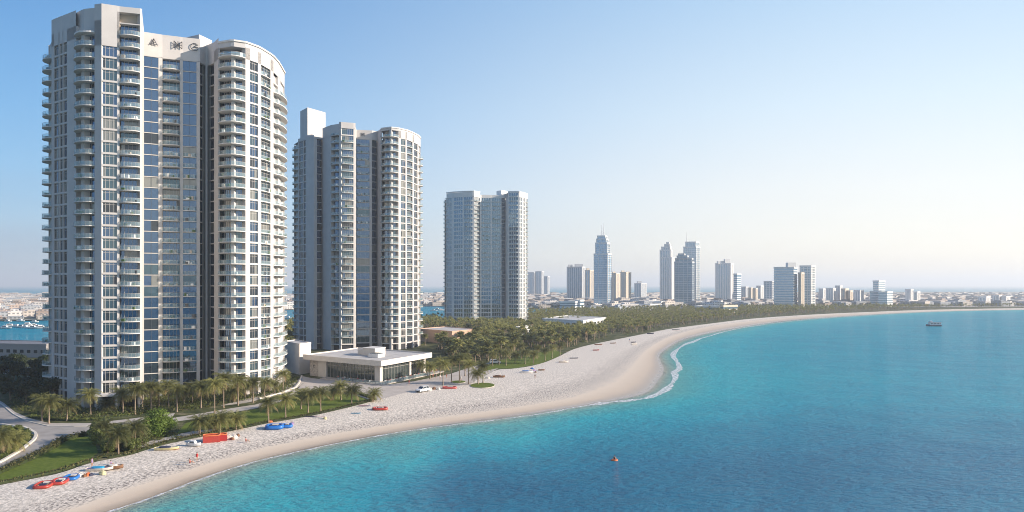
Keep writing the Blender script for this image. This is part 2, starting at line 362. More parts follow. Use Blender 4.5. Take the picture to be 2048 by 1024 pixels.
sea = bpy.data.objects.new('sea', me); COL.objects.link(sea); tag(sea, 'calm turquoise sea', None, None, 'structure')

# foam lines lapping the sand
FOAM = mat('foam', (.82,.82,.82), .7, bump=.6, bscale=2)
def foam_alpha():
    t = FOAM.node_tree; b = t.nodes['Principled BSDF']; g = t.nodes.new('ShaderNodeNewGeometry')
    n = t.nodes.new('ShaderNodeTexNoise'); n.inputs['Scale'].default_value = 1.1; n.inputs['Detail'].default_value = 6; n.inputs['Roughness'].default_value = .7; t.links.new(g.outputs['Position'], n.inputs['Vector'])
    r = t.nodes.new('ShaderNodeMapRange'); r.inputs[1].default_value = .38; r.inputs[2].default_value = .62; r.inputs[3].default_value = .05; r.inputs[4].default_value = .95; t.links.new(n.outputs[0], r.inputs[0]); t.links.new(r.outputs[0], b.inputs['Alpha'])
foam_alpha()
def strip(name, pts, z, m, wfun, label, kind='stuff', n=900, seed=3):
    rnd = random.Random(seed); r = resample(pts, n); L1 = []; L2 = []
    wts = [G(x, y, 0) for x, y in r]; off = [0, 0]
    ph = [rnd.uniform(0, 6) for _ in range(6)]
    for k in range(n):
        p = Vector(wts[k]); q = Vector(wts[min(k+1, n-1)]); o = Vector(wts[max(k-1, 0)]); d = (q-o).normalized(); nn = Vector((d.y, -d.x))
        D = p.length
        wa, wb = wfun(r[k][0], D)
        a = wa*(.55+.45*math.sin(k*.31+ph[0])*math.sin(k*.083+ph[1])+rnd.uniform(-.1,.1)); b_ = wb*(.6+.4*math.sin(k*.23+ph[2])*math.sin(k*.05+ph[3])+rnd.uniform(-.15,.15))
        L1.append(p-nn*a); L2.append(p+nn*b_)
    mb = MB(); k = mb.mi(m)
    for i in range(n): mb.v += [(L1[i].x, L1[i].y, z), (L2[i].x, L2[i].y, z)]
    for i in range(n-1): mb.f.append((2*i, 2*i+1, 2*i+3, 2*i+2)); mb.m.append(k)
    return mb.build(name, label=label, kind=kind)
F0 = [(205,1027),(300,997),(400,958),(500,925),(600,902.5),(700,881),(850,856),(1000,839),(1100,825),(1140,816),(1226,803),(1290,798),(1322,785),(1338,770),(1355,758),(1350,750),(1342,745),(1352,740),(1359,736),(1352,722),(1344,711),(1352,700),(1365,690),(1398,678.5),(1441,664.5),(1500,652.5),(1600,640.3),(1700,633),(1800,627),(1900,623)]
def fw(x, D):
    if 1180 < x < 1420: return (1.5, 2.4)
    return (.25, .5+.0016*D) if x < 1180 else (.6, 1.6)
def foam_strip():
    return strip('foam', chaikin(F0), .035, FOAM, fw, 'white foam of the small waves along the waterline')
foam_strip()

# land sheets
def ground_material():
    m, t, b, L = nodes('ground_cover'); g = t.nodes.new('ShaderNodeNewGeometry'); b.inputs['Roughness'].default_value = .95; b.inputs['Specular IOR Level'].default_value = .1
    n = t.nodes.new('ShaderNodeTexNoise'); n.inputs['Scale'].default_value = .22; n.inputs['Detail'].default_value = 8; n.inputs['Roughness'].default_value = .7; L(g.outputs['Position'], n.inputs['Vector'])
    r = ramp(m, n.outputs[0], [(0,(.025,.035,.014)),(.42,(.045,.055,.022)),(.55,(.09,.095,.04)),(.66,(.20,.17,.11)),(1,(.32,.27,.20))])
    L(r.outputs[0], b.inputs['Base Color']); return m
GROUND = ground_material()
def lawn_material():
    m, t, b, L = nodes('mown_lawn'); g = t.nodes.new('ShaderNodeNewGeometry'); b.inputs['Roughness'].default_value = .95; b.inputs['Specular IOR Level'].default_value = .1
    n = t.nodes.new('ShaderNodeTexNoise'); n.inputs['Scale'].default_value = 1.2; n.inputs['Detail'].default_value = 8; n.inputs['Roughness'].default_value = .75; L(g.outputs['Position'], n.inputs['Vector'])
    r = ramp(m, n.outputs[0], [(0,(.05,.07,.012)),(.45,(.09,.125,.02)),(.62,(.13,.16,.03)),(1,(.20,.19,.06))])
    L(r.outputs[0], b.inputs['Base Color'])
    bp = t.nodes.new('ShaderNodeBump'); bp.inputs['Distance'].default_value = .06; L(n.outputs[0], bp.inputs['Height']); L(bp.outputs[0], b.inputs['Normal'])
    return m
LAWN = lawn_material()
def city_material():
    m, t, b, L = nodes('city_ground'); g = t.nodes.new('ShaderNodeNewGeometry'); b.inputs['Roughness'].default_value = .95
    v = t.nodes.new('ShaderNodeTexVoronoi'); v.inputs['Scale'].default_value = .03; L(g.outputs['Position'], v.inputs['Vector'])
    sp = t.nodes.new('ShaderNodeSeparateColor'); L(v.outputs['Color'], sp.inputs[0])
    r = ramp(m, sp.outputs[0], [(0,(.06,.08,.05)),(.35,(.12,.13,.09)),(.6,(.30,.27,.22)),(.8,(.38,.35,.31)),(1,(.16,.16,.15))])
    L(r.outputs[0], b.inputs['Base Color']); return m
CITYG = city_material()
back = [(2300,611.8),(2048,613),(1930,614.5),(1800,615),(1640,615),(1500,617),(1300,620),(1150,621),(1075,625),(1000,628),(900,634),(860,637),(760,640),(640,645),(570,650),(400,658),(250,668),(110,681),(95,683),(0,684),(-200,686)]
BACK = [G(x, y, 1) for x, y in back]+[(-520,440),(-520,-130)]
land_pts = LC + BACK
land = flat('ground', land_pts, LAND, GROUND, 'dark planted ground behind the beach')
mbq = MB(); STONE = mat('quay_stone', (.42,.36,.29), .8, noise=.2, nscale=.3)
for a, b_ in zip(BACK[:-2], BACK[1:-1]):
    mbq.poly([(b_[0],b_[1],-.5),(a[0],a[1],-.5),(a[0],a[1],1),(b_[0],b_[1],1)], STONE)
mbq.build('quay', label='low stone edge of the land along the lagoon', kind='structure')
# the city's ground beyond the lagoon
far = [(-300,641),(0,641),(60,640),(110,639),(300,630),(570,619),(700,613),(860,611.5),(900,612),(1050,616),(1110,617.5),(1150,619.5)]
FARF = [G(x, y, .9) for x, y in far]
FARB = [G(2400,596,.9),(6500,2900),(3200,3900),(900,3700),G(1000,587,.9),G(700,590,.9),G(400,590,.9),G(95,588,.9),G(0,588.5,.9),G(-300,588,.9)]
rb = [G(1300,619,.9),G(1640,614.5,.9),G(1930,614,.9),G(2300,611.6,.9)]
city_pts = FARF+rb+FARB
flat('terrain', city_pts, .9, CITYG, 'low built-up land beyond the lagoon')
SHORESTONE = mat('shore_stone', (.45,.36,.27), .9, noise=.25, nscale=.1)
mbq = MB()
for a, b_ in zip(FARF[:-1], FARF[1:]):
    mbq.poly([(a[0],a[1],-.5),(b_[0],b_[1],-.5),(b_[0],b_[1]+14,.94),(a[0],a[1]+14,.94)], SHORESTONE)
mbq.build('embankment', label='sandy edge of the far shore across the lagoon', kind='structure')

PAVE = mat('paving', (.40,.36,.32), .8, noise=.10, nscale=.5)
ASPH = mat('road_paving', (.30,.275,.25), .85, noise=.14, nscale=.35)
KERB = mat('kerb_stone', (.60,.54,.46), .8)
z1 = LAND+.005; z2 = LAND+.010; z3 = LAND+.015
road = [(-70,790),(-20,797),(5,808),(28,828),(55,842),(98,852),(150,853),(188,852),(272,842),(340,834),(350,842),(272,850),(215,862),(188,868),(130,878),(104,892),(52,920),(0,942),(-70,965)]
flat('road', px(road, z2), z2, ASPH, 'curving pale grey drive beside the tall near tower')
flat('pavement', px([(-20,790),(8,806),(30,824),(58,836),(98,846),(188,846),(272,836),(350,826),(345,834),(272,842),(188,852),(150,853),(98,852),(55,842),(28,828),(5,808),(-30,797)], z3), z3, PAVE, 'footway along the curved drive')
flat('pavement', px([(345,836),(400,827),(440,820),(511,809),(560,797),(575,789),(590,780),(600,784),(570,800),(520,815),(440,829),(400,836),(345,844)], z2), z2, PAVE, 'narrow pale path below the near tower')
flat('path', px([(255,893),(300,882),(358,868),(383,863),(430,858),(430,864),(390,872),(330,885),(262,902)], z2), z2, PAVE, 'short footpath behind the beach hedge')
flat('road', px([(575,790),(600,772),(620,756),(770,770),(830,762),(900,748),(960,728),(1000,722),(1010,730),(975,748),(938,769),(872,776),(802,787),(747,803),(700,785),(640,782),(600,790)], z1), z1, mat('forecourt_paving', (.40,.355,.315), .85, noise=.1, nscale=.4), 'pale forecourt between the near tower and the flat-roofed pavilion')
flat('lawn', px([(0,966),(58,954),(120,941),(176,921),(196,905),(188,880),(196,868),(150,876),(128,884),(112,896),(66,920),(-40,962),(-60,974)], LAND+.02), LAND+.02, LAWN, 'mown lawn between drive and beach')
flat('lawn', px([(352,868),(372,846),(400,838),(440,831),(520,817),(575,801),(610,790),(700,788),(738,800),(735,804),(656,822),(600,833),(532,844),(497,852),(440,856),(384,861)], LAND+.02), LAND+.02, LAWN, 'long mown lawn with palms between tower and beach')
flat('lawn', px([(960,744),(975,730),(1010,718),(1060,708),(1110,700),(1125,706),(1117,713),(1079,728),(1028,737),(993,737)], LAND+.02), LAND+.02, LAWN, 'lawn at the front of the palm grove')
flat('lawn', px([(-60,852),(0,850),(46,857),(66,869),(64,878),(38,900),(0,922),(-60,945)], LAND+.1), LAND+.1, GROUND, 'planted island inside the curve of the drive')
flat('pavement', px([(440,812),(480,800),(540,786),(590,764),(604,752),(622,756),(604,768),(596,778),(550,793),(490,806)], z1), z1, PAVE, 'paved terrace under the near tower')
def kerb(line, label, h=.15, wd=.35):
    mb = MB(); pts = [Vector(G(x, y, LAND)) for x, y in resample(line, 40)]
    for i in range(len(pts)-1):
        p, q = pts[i], pts[i+1]; d = (q-p).normalized(); n = Vector((d.y, -d.x))*wd
        mb.hexa([(p.x,p.y,LAND),(q.x,q.y,LAND),(q.x+n.x,q.y+n.y,LAND),(p.x+n.x,p.y+n.y,LAND),(p.x,p.y,LAND+h),(q.x,q.y,LAND+h),(q.x+n.x,q.y+n.y,LAND+h),(p.x+n.x,p.y+n.y,LAND+h)], KERB)
    mb.build('kerb', label=label, kind='structure')
kerb([(-40,790),(5,808),(28,828),(55,842),(98,852),(150,853),(188,852),(230,847)], 'kerb of the curved drive')
kerb([(-60,948),(0,924),(38,902),(66,880),(70,869),(50,857),(0,850)], 'pale kerb round the planted island', .35, .6)
kerb([(605,752),(600,766),(592,776),(560,788),(520,798)], 'pale kerb round the planting below the near tower', .35, .5)
for i, (x, y, a, b_) in enumerate([(965,771,7.5,3.2),(917,764,4.5,1.8)]):
    c = G(x, y, z2); pts = [(c[0]+a*math.cos(t*math.pi/12)*.55, c[1]+b_*2*math.sin(t*math.pi/12)) for t in range(24)]
    mb = MB(); mb.prism(pts, LAND, LAND+.12, KERB, LAWN)
    tag(mb.build('grass_island'), ['small oval grass bed edged with kerb, nearest the beach','small oval grass bed left of the larger one'][i], None, None, 'structure')
# ------------------------------------------------------------------ the three near towers
GREENPOT = mat('potted_green', (.07,.12,.03), .8)
GLT3 = [glassy('sky_blue_glass', (.10,.19,.27), metal=.75), glassy('teal_pane', (.08,.16,.21), metal=.7), glassy('pale_pane', (.14,.24,.31), metal=.7)]
def wall_frame(P, Q):
    P = Vector(P); Q = Vector(Q); d = Q-P; L_ = d.length; d = d/L_
    return P, d, Vector((d.y, -d.x)), L_     # n points to the outside (left-to-right line seen from outside)
class Bay:
    def __init__(s, P, Q): s.P, s.d, s.n, s.L = wall_frame(P, Q)
    def pt(s, a, i, z): q = s.P+s.d*a+s.n*i; return (q.x, q.y, z)
    def quad(s, mb, a0, a1, z0, z1, i, m): mb.poly([s.pt(a0,i,z0), s.pt(a1,i,z0), s.pt(a1,i,z1), s.pt(a0,i,z1)], m)
    def box(s, mb, a0, a1, z0, z1, i0, i1, m):   # i0 < i1 (i1 outermost)
        mb.hexa([s.pt(a0,i1,z0), s.pt(a1,i1,z0), s.pt(a1,i0,z0), s.pt(a0,i0,z0), s.pt(a0,i1,z1), s.pt(a1,i1,z1), s.pt(a1,i0,z1), s.pt(a0,i0,z1)], m)
def glazing(mb, bay, a0, a1, z0, z1, inset, rnd, fm, pane=1.3, tran=True, GLS=GLS, GL1=GL1, mw=.04):
    n = max(1, round((a1-a0)/pane)); wd = (a1-a0)/n; g = rnd.choice(GLS) if tran or rnd.random() < (.3 if mw < .1 else .08) else GL1
    for k in range(n):
        if rnd.random() < (.35 if tran else .06 if mw < .1 else .02): g = rnd.choice(GLS)
        tilt = rnd.uniform(-.012, .012)
        x0, x1 = a0+k*wd, a0+(k+1)*wd
        mb.poly([bay.pt(x0,-inset+tilt,z0), bay.pt(x1,-inset-tilt,z0), bay.pt(x1,-inset-tilt,z1), bay.pt(x0,-inset+tilt,z1)], g)
        if k: bay.box(mb, x0-mw, x0+mw, z0+.08, z1-.08, -inset+.02, -inset+.10, fm)
    bay.box(mb, a0, a1, z0, z0+.08, -inset+.02, -inset+.12, fm); bay.box(mb, a0, a1, z1-.08, z1, -inset+.02, -inset+.12, fm)
    if tran: bay.box(mb, a0, a1, z1-.62, z1-.56, -inset+.015, -inset+.08, fm)
def offset_line(pts, off):
    """offset a polyline outwards (towards the viewer's side) by off[k]"""
    out = []
    for k in range(len(pts)):
        p = Vector(pts[k]); n = Vector((0, 0))
        if k: d = (p-Vector(pts[k-1])).normalized(); n += Vector((d.y, -d.x))
        if k < len(pts)-1: d = (Vector(pts[k+1])-p).normalized(); n += Vector((d.y, -d.x))
        n.normalize(); o = off[k] if hasattr(off, '__len__') else off
        out.append((p.x+n.x*o, p.y+n.y*o))
    return out
def balcony_shape(pts, prot, square):
    """dense outline from first to last point bulging outwards"""
    r = resample(pts, 11); t = np.linspace(0, 1, 11)
    s = np.clip(np.sin(t*np.pi), 0, 1)**(.25 if square else .6)
    return offset_line([tuple(p) for p in r], list(prot*(.12+.88*s)) if not square else list(prot*s))
def balcony(root, pts, z, prot, square, rnd, slabm, as_part=True, acc=None, inner=1.2):
    outl = balcony_shape(pts, prot, square); innr = offset_line([tuple(p) for p in resample(pts, 5)], -inner)
    mb = MB() if as_part else acc[0]; mb.prism(outl+innr[::-1], z-.24, z, slabm)
    rl = MB() if as_part else acc[1]
    o2 = balcony_shape(pts, prot-.10, square)
    for k in range(len(o2)-1):
        a, b_ = o2[k], o2[k+1]
        rl.poly([(a[0],a[1],z+.05),(b_[0],b_[1],z+.05),(b_[0],b_[1],z+1.05),(a[0],a[1],z+1.05)], RAIL)
        rl.bar((a[0],a[1],z+1.09), (b_[0],b_[1],z+1.09), .035, FRAME, n=4)
        if k % 2 == 0: rl.bar((a[0],a[1],z), (a[0],a[1],z+1.08), .03, FRAME, n=4)
    if as_part:
        b_ = mb.build('balcony', root); rl.build('railing', b_)
def tower(label, group, pts, bays, slabs, tops, zf, fh, nf, back, z_roof, seed, fm=FRAME, wallm=WALL, nwin=100, nbal=100, extra=None, gls=None):
    """pts: (photo x, distance) of the front outline left to right; bays: type per segment;
    slabs: (first point, last point, protrusion, square, first floor, last floor); tops: (i0, i1, z0, z1) solid wall above the glazing"""
    assert len(bays) == len(pts)-1, (label, len(bays), len(pts))
    rnd = random.Random(seed); wp = [W(x, d) for x, d in pts]
    cx_ = sum(p[0] for p in wp)/len(wp); cy_ = sum(p[1] for p in wp)/len(wp)
    root = empty('residential_tower', (cx_, cy_, LAND), label, 'tower', group)
    def loc(p): return (p[0]-cx_, p[1]-cy_)
    lp = [loc(p) for p in wp]; ZO = LAND
    wallmb = MB()
    def deep(pl, t):      # the outline pushed straight back, so that it never crosses itself
        o = []
        for p in pl:
            v = Vector((p[0]+cx_, p[1]+cy_)); v = v*(1+t/v.length); o.append((v.x-cx_, v.y-cy_))
        return o
    inner = deep(lp, 3.2)
    far_l = deep(lp[:1], back)[0]; far_r = deep(lp[-1:], back)[0]
    wallmb.prism(inner+[far_r, far_l], 0, z_roof-ZO, wallm, ROOFM)
    # closing side walls, a little proud of the core
    for a, b_ in ((far_l, lp[0]), (lp[-1], far_r)):
        sb = Bay(a, b_); sb.box(wallmb, 0, sb.L, 0, z_roof-ZO-.01, -.5, 0, wallm)
    wins = []; z1f = zf-ZO
    for k, ty in enumerate(bays):
        b = Bay(lp[k], lp[k+1]); c0, c1 = None, None
        opt = ty.split(':'); ty = opt[0]; kmax = int(opt[1]) if len(opt) > 1 else nf
        ztop = z1f+kmax*fh
        if ty == 'P':
            b.box(wallmb, 0, b.L, 0, ztop, -(float(opt[2]) if len(opt) > 2 else 1.9), .0, wallm); continue
        inset = {'W': .35, 'B': 1.5, 'G': .12, 'D': 1.1, 'J': .5, 'H': .22}[ty]
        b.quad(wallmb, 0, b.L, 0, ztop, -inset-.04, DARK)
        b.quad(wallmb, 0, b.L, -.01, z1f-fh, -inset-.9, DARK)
        for f in range(-1, kmax):
            z = z1f+f*fh
            band = {'W': .5, 'B': .36, 'G': .22, 'D': .3, 'J': .55, 'H': .55}[ty]
            if ty == 'H' and gls: band = .8
            proud = {'W': -.02, 'B': -.02, 'G': .02, 'D': -.5, 'J': -.02, 'H': .06}[ty]
            b.box(wallmb, 0, b.L, z-.30, z-.30+band, -inset-.02, proud, SLAB if ty in 'BJ' else wallm)
            wins.append((k, f, b, z-.30+band, z+fh-.30, inset, ty))
        b.box(wallmb, 0, b.L, ztop-.30, ztop, -inset-.02, -.02, wallm)
    for (i0, i1, za, zb) in tops:      # solid storeys above
        pl = lp[i0:i1+1]; inn = deep(pl, 6)
        wallmb.prism(list(pl)+inn[::-1], za-ZO, zb-ZO, wallm, ROOFM)
    wallmb.build('wall', root)
    # windows: nearest (largest in view) as parts, the rest as one
    wins.sort(key=lambda w_: (Vector((w_[2].P.x+cx_, w_[2].P.y+cy_)).length + abs(w_[3]+ZO-H)*.25) - w_[2].L*6)
    rest = MB(); nr = 0
    for j, (k, f, b, za, zb, inset, ty) in enumerate(wins):
        mb = MB() if j < nwin else rest
        glazing(mb, b, .02, b.L-.02, za, zb, inset, rnd, DFRAME if ty in 'DG' else fm, pane={'G': 1.6, 'H': 2.2}.get(ty, 1.0), tran=ty in 'WJ', GLS=gls or GLS, GL1=(gls or GLS)[0], mw=.16 if gls else .04)
        if j < nwin: mb.build('window', root)
        else: nr += 1
    if nr: rest.build('window', root, kind='stuff')
    bl = []
    for (i0, i1, pr, sq, f0, f1) in slabs:
        for f in range(f0, f1+1):
            pl = lp[i0:i1+1]; D_ = Vector(wp[i0]).length+abs(z1f+f*fh-H)*.2-len(pl)*4
            bl.append((D_, pl, z1f+f*fh, pr, sq))
    fu = MB()      # chairs, tables and pots left out on the balconies
    for (D_, pl, z, pr, sq) in bl:
        for _ in range(rnd.choice([0, 1, 1, 2, 3])):
            q = Vector(balcony_shape(pl, pr*.45, sq)[rnd.randint(2, 8)]); s_ = rnd.uniform(.25, .5); h_ = rnd.uniform(.45, 1.0)
            fu.box(q.x-s_, q.x+s_, q.y-s_, q.y+s_, z+.004, z+h_, rnd.choice([DFRAME, WHITE, SOFF, GREENPOT]))
    if fu.f: fu.build('balcony_furniture', root, kind='stuff')
    bl.sort(key=lambda q: q[0]); ra = (MB(), MB())
    for j, (D_, pl, z, pr, sq) in enumerate(bl):
        balcony(root, pl, z, pr*rnd.uniform(.94, 1.05), sq, rnd, SLAB, j < nbal, ra)
    if len(bl) > nbal:
        m_ = MB(); 
        for q in ra:
            n0 = len(m_.v); m_.v += q.v
            for f_, mi_ in zip(q.f, q.m): m_.f.append(tuple(n0+i for i in f_)); m_.m.append(m_.mi(q.mats[mi_]))
        m_.build('balcony', root, kind='stuff')
    if extra: extra(root, lp, loc, ZO, deep)
    return root

def emblem(mb, bay, a, z, s, kind, m):
    """ornate dark mark of bent bars on the parapet"""
    def bb(x0, y0, x1, y1, wd=.16):
        p = Vector(bay.pt(a+x0*s, .14, z+y0*s)); q = Vector(bay.pt(a+x1*s, .14, z+y1*s)); mb.bar(p, q, wd*s*.55, m, n=4)
    if kind == 0:
        for l in ((-.9,-.9,0,.9),(0,.9,.9,-.9),(-.6,-.1,.6,-.1),(-1.1,-.6,1.1,-.7),(0,.9,0,-.9)): bb(*l)
    elif kind == 1:
        for l in ((-.9,-.9,.9,.9),(-.9,.9,.9,-.9),(-.9,-.9,-.9,.9),(.9,-.9,.9,.9),(-.9,0,.9,0),(0,-.9,0,.9)): bb(*l)
    elif kind == 2:
        for t in range(9):
            c, d = math.radians(30+t*33), math.radians(30+(t+1)*33); bb(.9*math.cos(c), .9*math.sin(c), .9*math.cos(d), .9*math.sin(d))
        bb(0,0,.8,0); bb(-.3,-.3,.3,.4)
    else:
        for l in ((-.6,-.6,.5,.6),(.5,.6,.6,-.6),(-.2,0,.5,0)): bb(*l)
BADGE = mat('bronze_letters', (.10,.10,.11), .4, metal=.5)

# --- the tallest tower, nearest
T1 = [(97,223.5),(103,218),(108,217.1),(117,215.6),(119,215.2),(125,214.4),(126.5,214.1),(134,213),(152,210.2),(162,208.2),(168,207.2),(189,206.3),(203,205.6),(234,207.3),(239,207.6),(280,209.2),(284,209.6),
      (288,226),(317,228),(325,228.6),(360,230.5),(366,230.9),(393,232.3),(400,232.7),(411,236),(415,236.3),(428,233.5),(437,229.5),(462,227.6),(468,227.6),(491,229.2),(500,230.6),(516,233.5),(522,235),(541,241),(547,243.5),(556,249),(561,253.5),(569,262)]
B1 = ['B:28','P:30','W:29','P:30','W:29','P:30','W:29','P:30','B:29','P:29','B:29','P:30','W:28','P:31','B:30','P:31',
      'P:29:.35','G:29','P:29','B:29','P:29','G:29','P:29','D:29','P:29','D:29','P:30:.4','B:29','P:29','B:29','P:30','W:29','P:30','J:29','P:30','B:29','P:29','B:28']
F1h = 3.31; Z1 = 8.4
S1 = [(0,1,2.0,False,-1,28),(8,11,1.7,False,-1,28),(14,15,1.1,False,-1,29),(19,20,1.2,True,-1,28),(27,30,1.9,False,-1,29),(33,34,.55,True,-1,28),(35,38,2.0,False,-1,27),(21,22,.6,True,0,20)]
TP1 = [(1,8,Z1+29*F1h-.3,112.0),(11,14,Z1+28*F1h-.3,112.2),(16,17,Z1+29*F1h,111.5),(17,23,Z1+29*F1h-.2,111.3),(23,27,Z1+29*F1h-.2,110.6),(27,30,Z1+30*F1h-.3,109.2),(30,38,Z1+29*F1h-.3,108.9)]
def extra1(root, lp, loc, ZO, deep):
    ro = MB()
    # hood over the top corner balcony and the frame over the open top terrace
    pl = lp[13:17]; ro.prism(offset_line(pl, .02)+deep(pl, 6)[::-1], 110.6-ZO, 112.15-ZO, WALL, ROOFM)
    pl = lp[7:12]; ro.prism(deep(pl, 2.6)+deep(pl, 8)[::-1], 103-ZO, 112.1-ZO, WALL, ROOFM)
    pl = lp[8:12]; ro.prism(balcony_shape(pl, 1.5, False)+offset_line([tuple(p) for p in resample(pl, 5)], -2)[::-1], Z1+29*F1h-ZO, Z1+29*F1h+.45-ZO, SLAB, ROOFM)
    pl = lp[27:39]; ro.prism(offset_line(pl, .35)+deep(pl, 3)[::-1], 108.95-ZO, 109.45-ZO, SLAB, ROOFM)
    pl = lp[14:16]; ro.prism(deep(pl, 2.2)+deep(pl, 6)[::-1], 107-ZO, 110.6-ZO, SOFF)
    ro.build('roof', root)
    pen = MB(); p0 = loc(W(372, 243)); p1 = loc(W(398, 240)); p2 = loc(W(424, 246)); p3 = (p0[0]+p2[0]-p1[0], p0[1]+p2[1]-p1[1])
    pen.prism([p0, p1, p2, p3], 104-ZO, 115.2-ZO, WALL, ROOFM); pen.build('lift_housing', root)
    b = Bay(lp[17], lp[23])
    for t, k in ((.17, 0), (.60, 1), (.90, 2)):
        m_ = MB(); emblem(m_, b, b.L*t, 108.6-ZO, 1.25 if k else 1.1, k, BADGE); m_.build('emblem', root)
    b = Bay(lp[11], lp[13]); m_ = MB(); emblem(m_, b, b.L*.5, 105.6-ZO, .8, 3, BADGE); m_.build('emblem', root)
    # entrance canopy on the ground floor
    b = Bay(lp[11], lp[15]); m_ = MB(); b.box(m_, .5, b.L+.5, 3.6, 4.1, .05, 3.2, SLAB)
    for a in (.8, b.L*.5, b.L): b.box(m_, a, a+.5, -.0, 3.58, 2.3, 2.8, WALL)
    m_.build('entrance_canopy', root)
tower('tall beige tower with emblems on its parapet, nearest the drive', 'tall residential towers on the beach', T1, B1, S1, TP1, Z1, F1h, 30, 22, 106.5, 3, extra=extra1)

# --- the second tower, behind the pavilion
T2 = [(588,414),(596,407),(598,406),(606,402.5),(607,402),(612,400),(628,395.5),(645,399),(662,391),(678,388),(682,387.6),(707,390),(711,390.6),
      (713,398),(739,399.5),(744,399.8),(755,402),(762,396),(779,393),(783,392.8),(797,395),(802,396.5),(811,399),(814,400),(825,406),(828,408),(835,413),(837,415),(841,421)]
F2h = 3.74; Z2 = 8.0
B2 = ['B:28','P:28','W:28','P:28','W:28','P:28','D:28','P:28','B:28','P:29','J:29','P:29','P:28:.3','H:28','P:28','D:28','P:29:.5','B:29','P:29','B:29','P:29','W:28','P:29','J:28','P:29','W:28','P:28','B:27']
S2 = [(0,1,1.8,False,0,27),(8,9,1.1,False,0,28),(10,11,.9,True,0,27),(17,20,2.2,False,0,28),(13,14,.6,True,14,27),(23,24,.8,True,0,27),(27,28,2.0,False,0,26)]
TP2 = [(1,6,Z2+28*F2h-.3,114.2),(6,7,Z2+28*F2h-.3,113.4),(7,9,Z2+28*F2h-.3,118.4),(9,12,Z2+29*F2h-.3,119.2),(12,16,Z2+28*F2h-.2,117.4),(16,20,Z2+29*F2h-.3,117.5),(20,28,Z2+28*F2h-.3,117.3)]
def extra2(root, lp, loc, ZO, deep):
    ro = MB(); pl = lp[9:13]; ro.prism(offset_line(pl, .03)+deep(pl, 7)[::-1], 118.2-ZO, 119.3-ZO, WALL, ROOFM)
    pl = lp[17:29]; ro.prism(offset_line(pl, .35)+deep(pl, 3)[::-1], 117.3-ZO, 117.9-ZO, SLAB, ROOFM); ro.build('roof', root)
    m_ = MB(); p0 = loc(W(600.5, 411)); p1 = loc(W(615, 402)); p2 = loc(W(651, 414)); p3 = (p0[0]+p2[0]-p1[0], p0[1]+p2[1]-p1[1])
    m_.prism([p0,p1,p2,p3], 108-ZO, 130.2-ZO, WALL, ROOFM); m_.build('lift_housing', root)
    b = Bay(lp[13], lp[15]); m_ = MB(); emblem(m_, b, b.L*.4, 115-ZO, 1.0, 1, BADGE); m_.build('emblem', root)
tower('beige tower with a tall blank lift block, behind the flat-roofed pavilion', 'tall residential towers on the beach', T2, B2, S2, TP2, Z2, F2h, 28, 26, 112, 5, extra=extra2, nwin=100, nbal=100, gls=None)

# --- the third tower, beyond the palm grove
T3 = [(889,712),(893,708),(894,707),(903,703),(908,701),(925,697),(928,696.5),(945,695),(948,695),(960,702),(963,703),(981,704),(984,704.3),(1001,705),(1003,705.5),(1011,707),(1016,699),(1018,698),(1036,696.5),(1039,696.5),(1044,700),(1045,701),(1050,706),(1051,707),(1055,713)]
F3h = 4.0; Z3 = 5.0
B3 = ['B:28','P:28','W:28','P:28','H:28','P:28','H:28','P:28','J:28','P:28','H:28','P:28','H:28','P:28','D:28','P:29:.5','P:29','H:29','P:29','W:28','P:28','W:28','P:28','W:28']
S3 = [(0,1,2.0,False,0,27),(6,7,.8,True,0,27),(8,9,1.2,True,0,27),(12,13,.9,True,0,27),(10,11,.8,True,8,27),(17,18,.9,True,0,28),(23,24,1.6,False,0,27)]
TP3 = [(1,6,Z3+28*F3h-.3,121.2),(6,9,Z3+28*F3h-.3,121.8),(9,14,Z3+28*F3h-.3,119.5),(14,16,Z3+28*F3h,120.8),(16,19,Z3+29*F3h-.3,122.4),(19,24,Z3+28*F3h-.3,122.0)]
def extra3(root, lp, loc, ZO, deep):
    m_ = MB(); p0 = loc(W(993, 720)); p1 = loc(W(1003, 714)); p2 = loc(W(1015, 720)); p3 = (p0[0]+p2[0]-p1[0], p0[1]+p2[1]-p1[1])
    m_.prism([p0,p1,p2,p3], 112-ZO, 125.2-ZO, WHITE, ROOFM); m_.build('lift_housing', root)
    ro = MB(); pl = lp[1:10]; ro.prism(offset_line(pl, .4)+deep(pl, 3)[::-1], 121.7-ZO, 122.4-ZO, WHITE, ROOFM); ro.build('roof', root)
tower('blue glazed tower with a white sunlit flank, rising from the palm grove', 'tall residential towers on the beach', T3, B3, S3, TP3, Z3, F3h, 28, 30, 116, 8, fm=WHITE, wallm=mat('white_render', (.62,.60,.57), .7), extra=extra3, nwin=100, nbal=100, gls=GLT3)
